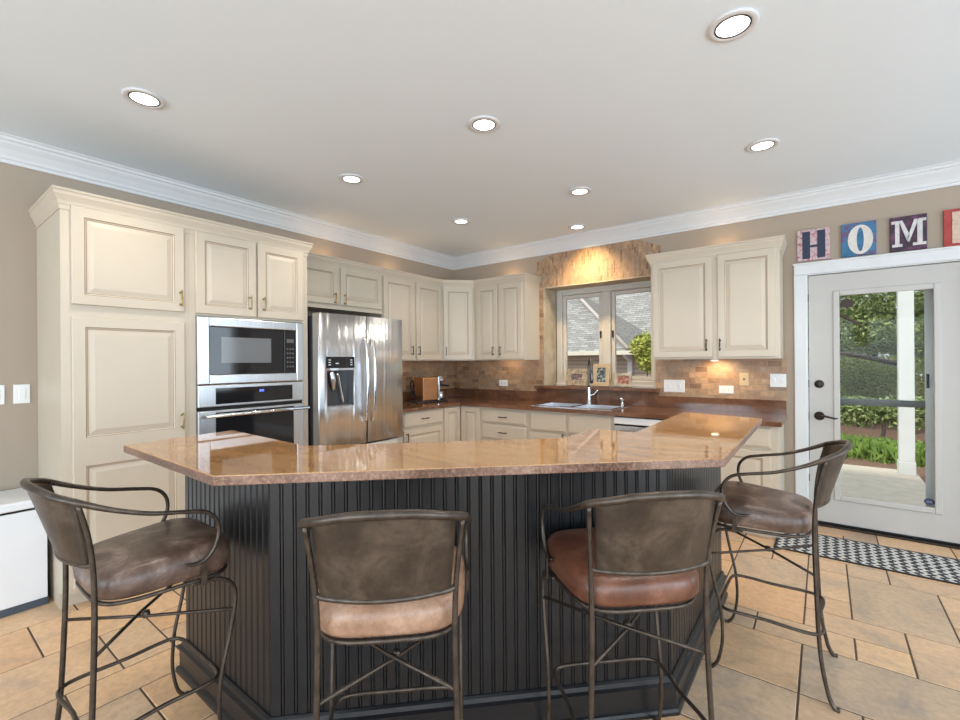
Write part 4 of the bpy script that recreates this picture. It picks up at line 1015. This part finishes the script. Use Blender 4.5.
# neighbour's house seen through the kitchen window
def shingle():
    t = NT('grey_shingles'); c = t.n('ShaderNodeTexCoord'); s = t.n('ShaderNodeSeparateXYZ'); t.l(c.outputs['Object'], s.inputs[0]); k = t.n('ShaderNodeCombineXYZ')
    t.l(s.outputs['X'], k.inputs[0]); t.l(s.outputs['Z'], k.inputs[1])
    br = t.n('ShaderNodeTexBrick'); t.l(k.outputs[0], br.inputs['Vector']); br.inputs['Scale'].default_value = 1; br.inputs['Brick Width'].default_value = .22; br.inputs['Row Height'].default_value = .062; br.inputs['Mortar Size'].default_value = .006
    br.inputs['Color1'].default_value = (.27, .26, .25, 1); br.inputs['Color2'].default_value = (.44, .425, .41, 1); br.inputs['Mortar'].default_value = (.15, .145, .14, 1)
    n = t.noise(c.outputs['Object'], 12, 5, .7)
    return t.set(t.mix(br.outputs['Color'], t.ramp(n, [(.3, (.6,)*3), (.7, (1.1,)*3)]), .6, 'MULTIPLY'), .9)
def siding():
    t = NT('tan_siding'); c = t.n('ShaderNodeTexCoord'); s = t.n('ShaderNodeSeparateXYZ'); t.l(c.outputs['Object'], s.inputs[0])
    m = t.n('ShaderNodeMath', operation='PINGPONG'); t.l(s.outputs['Z'], m.inputs[0]); m.inputs[1].default_value = .06
    f = t.n('ShaderNodeMath', operation='MULTIPLY'); t.l(m.outputs[0], f.inputs[0]); f.inputs[1].default_value = 16
    t.bump(f.outputs[0], .8, .02)
    return t.set(t.ramp(f.outputs[0], [(.0, (.16, .13, .10)), (.16, (.48, .40, .31)), (1, (.52, .44, .35))]), .7)
hs = thing('neighbour_house', 'neighbouring house with grey shingle roof and tan siding outside the kitchen window', 'house', (-3, 9, -.3))
MB().box(-9, 2.2, 7.45, 14, -.302, 1.60).build('wall', siding(), hs)
sh = shingle()
e0, rz0 = 1.62, 7.1
mb = MB(); mb.add([(-9.3, 7.0, e0), (2.5, 7.0, e0), (2.5, 12.5, rz0), (-9.3, 12.5, rz0), (-9.3, 7.0, e0-.10), (2.5, 7.0, e0-.10), (2.5, 12.5, rz0-.12), (-9.3, 12.5, rz0-.12)], [(0, 1, 2, 3), (7, 6, 5, 4), (0, 4, 5, 1), (1, 5, 6, 2), (2, 6, 7, 3), (3, 7, 4, 0)])
rfm = mb.build('roof', sh, hs)
# hip of the wing that meets the main slope
mb = MB(); tri = [(-2.6, 9.02, 3.74), (-.03, 6.92, 1.66), (.55, 7.0, 1.96)]
mb.add(tri+[(x, y+.25, z-.12) for x, y, z in tri], [(0, 1, 2), (5, 4, 3), (0, 3, 4, 1), (1, 4, 5, 2), (2, 5, 3, 0)])
mb.build('hip', plain('darker_shingles', (.17, .165, .16), .9, var=.35, vs=25), rfm)
mb = MB(); mb.tube([(-2.63, 8.98, 3.75), (-.03, 6.88, 1.67)], .055, n=6, smooth=False); mb.build('hip_cap', plain('ridge_caps', (.46, .41, .38), .9, var=.2, vs=20), rfm)
mb = MB(); mb.box(-9.3, 2.5, 6.88, 7.0, e0-.11, e0+.0, bev=.01); mb.build('gutter', plain('cream_gutter', (.62, .58, .48), .5), hs)
mb = MB(); mb.box(-.22, -.10, 7.36, 7.445, -.28, 1.5, bev=.01); mb.tube([(-.16, 6.94, 1.52), (-.16, 7.1, 1.44), (-.16, 7.38, 1.36)], .045, n=8); mb.build('downspout', M['white'], hs)
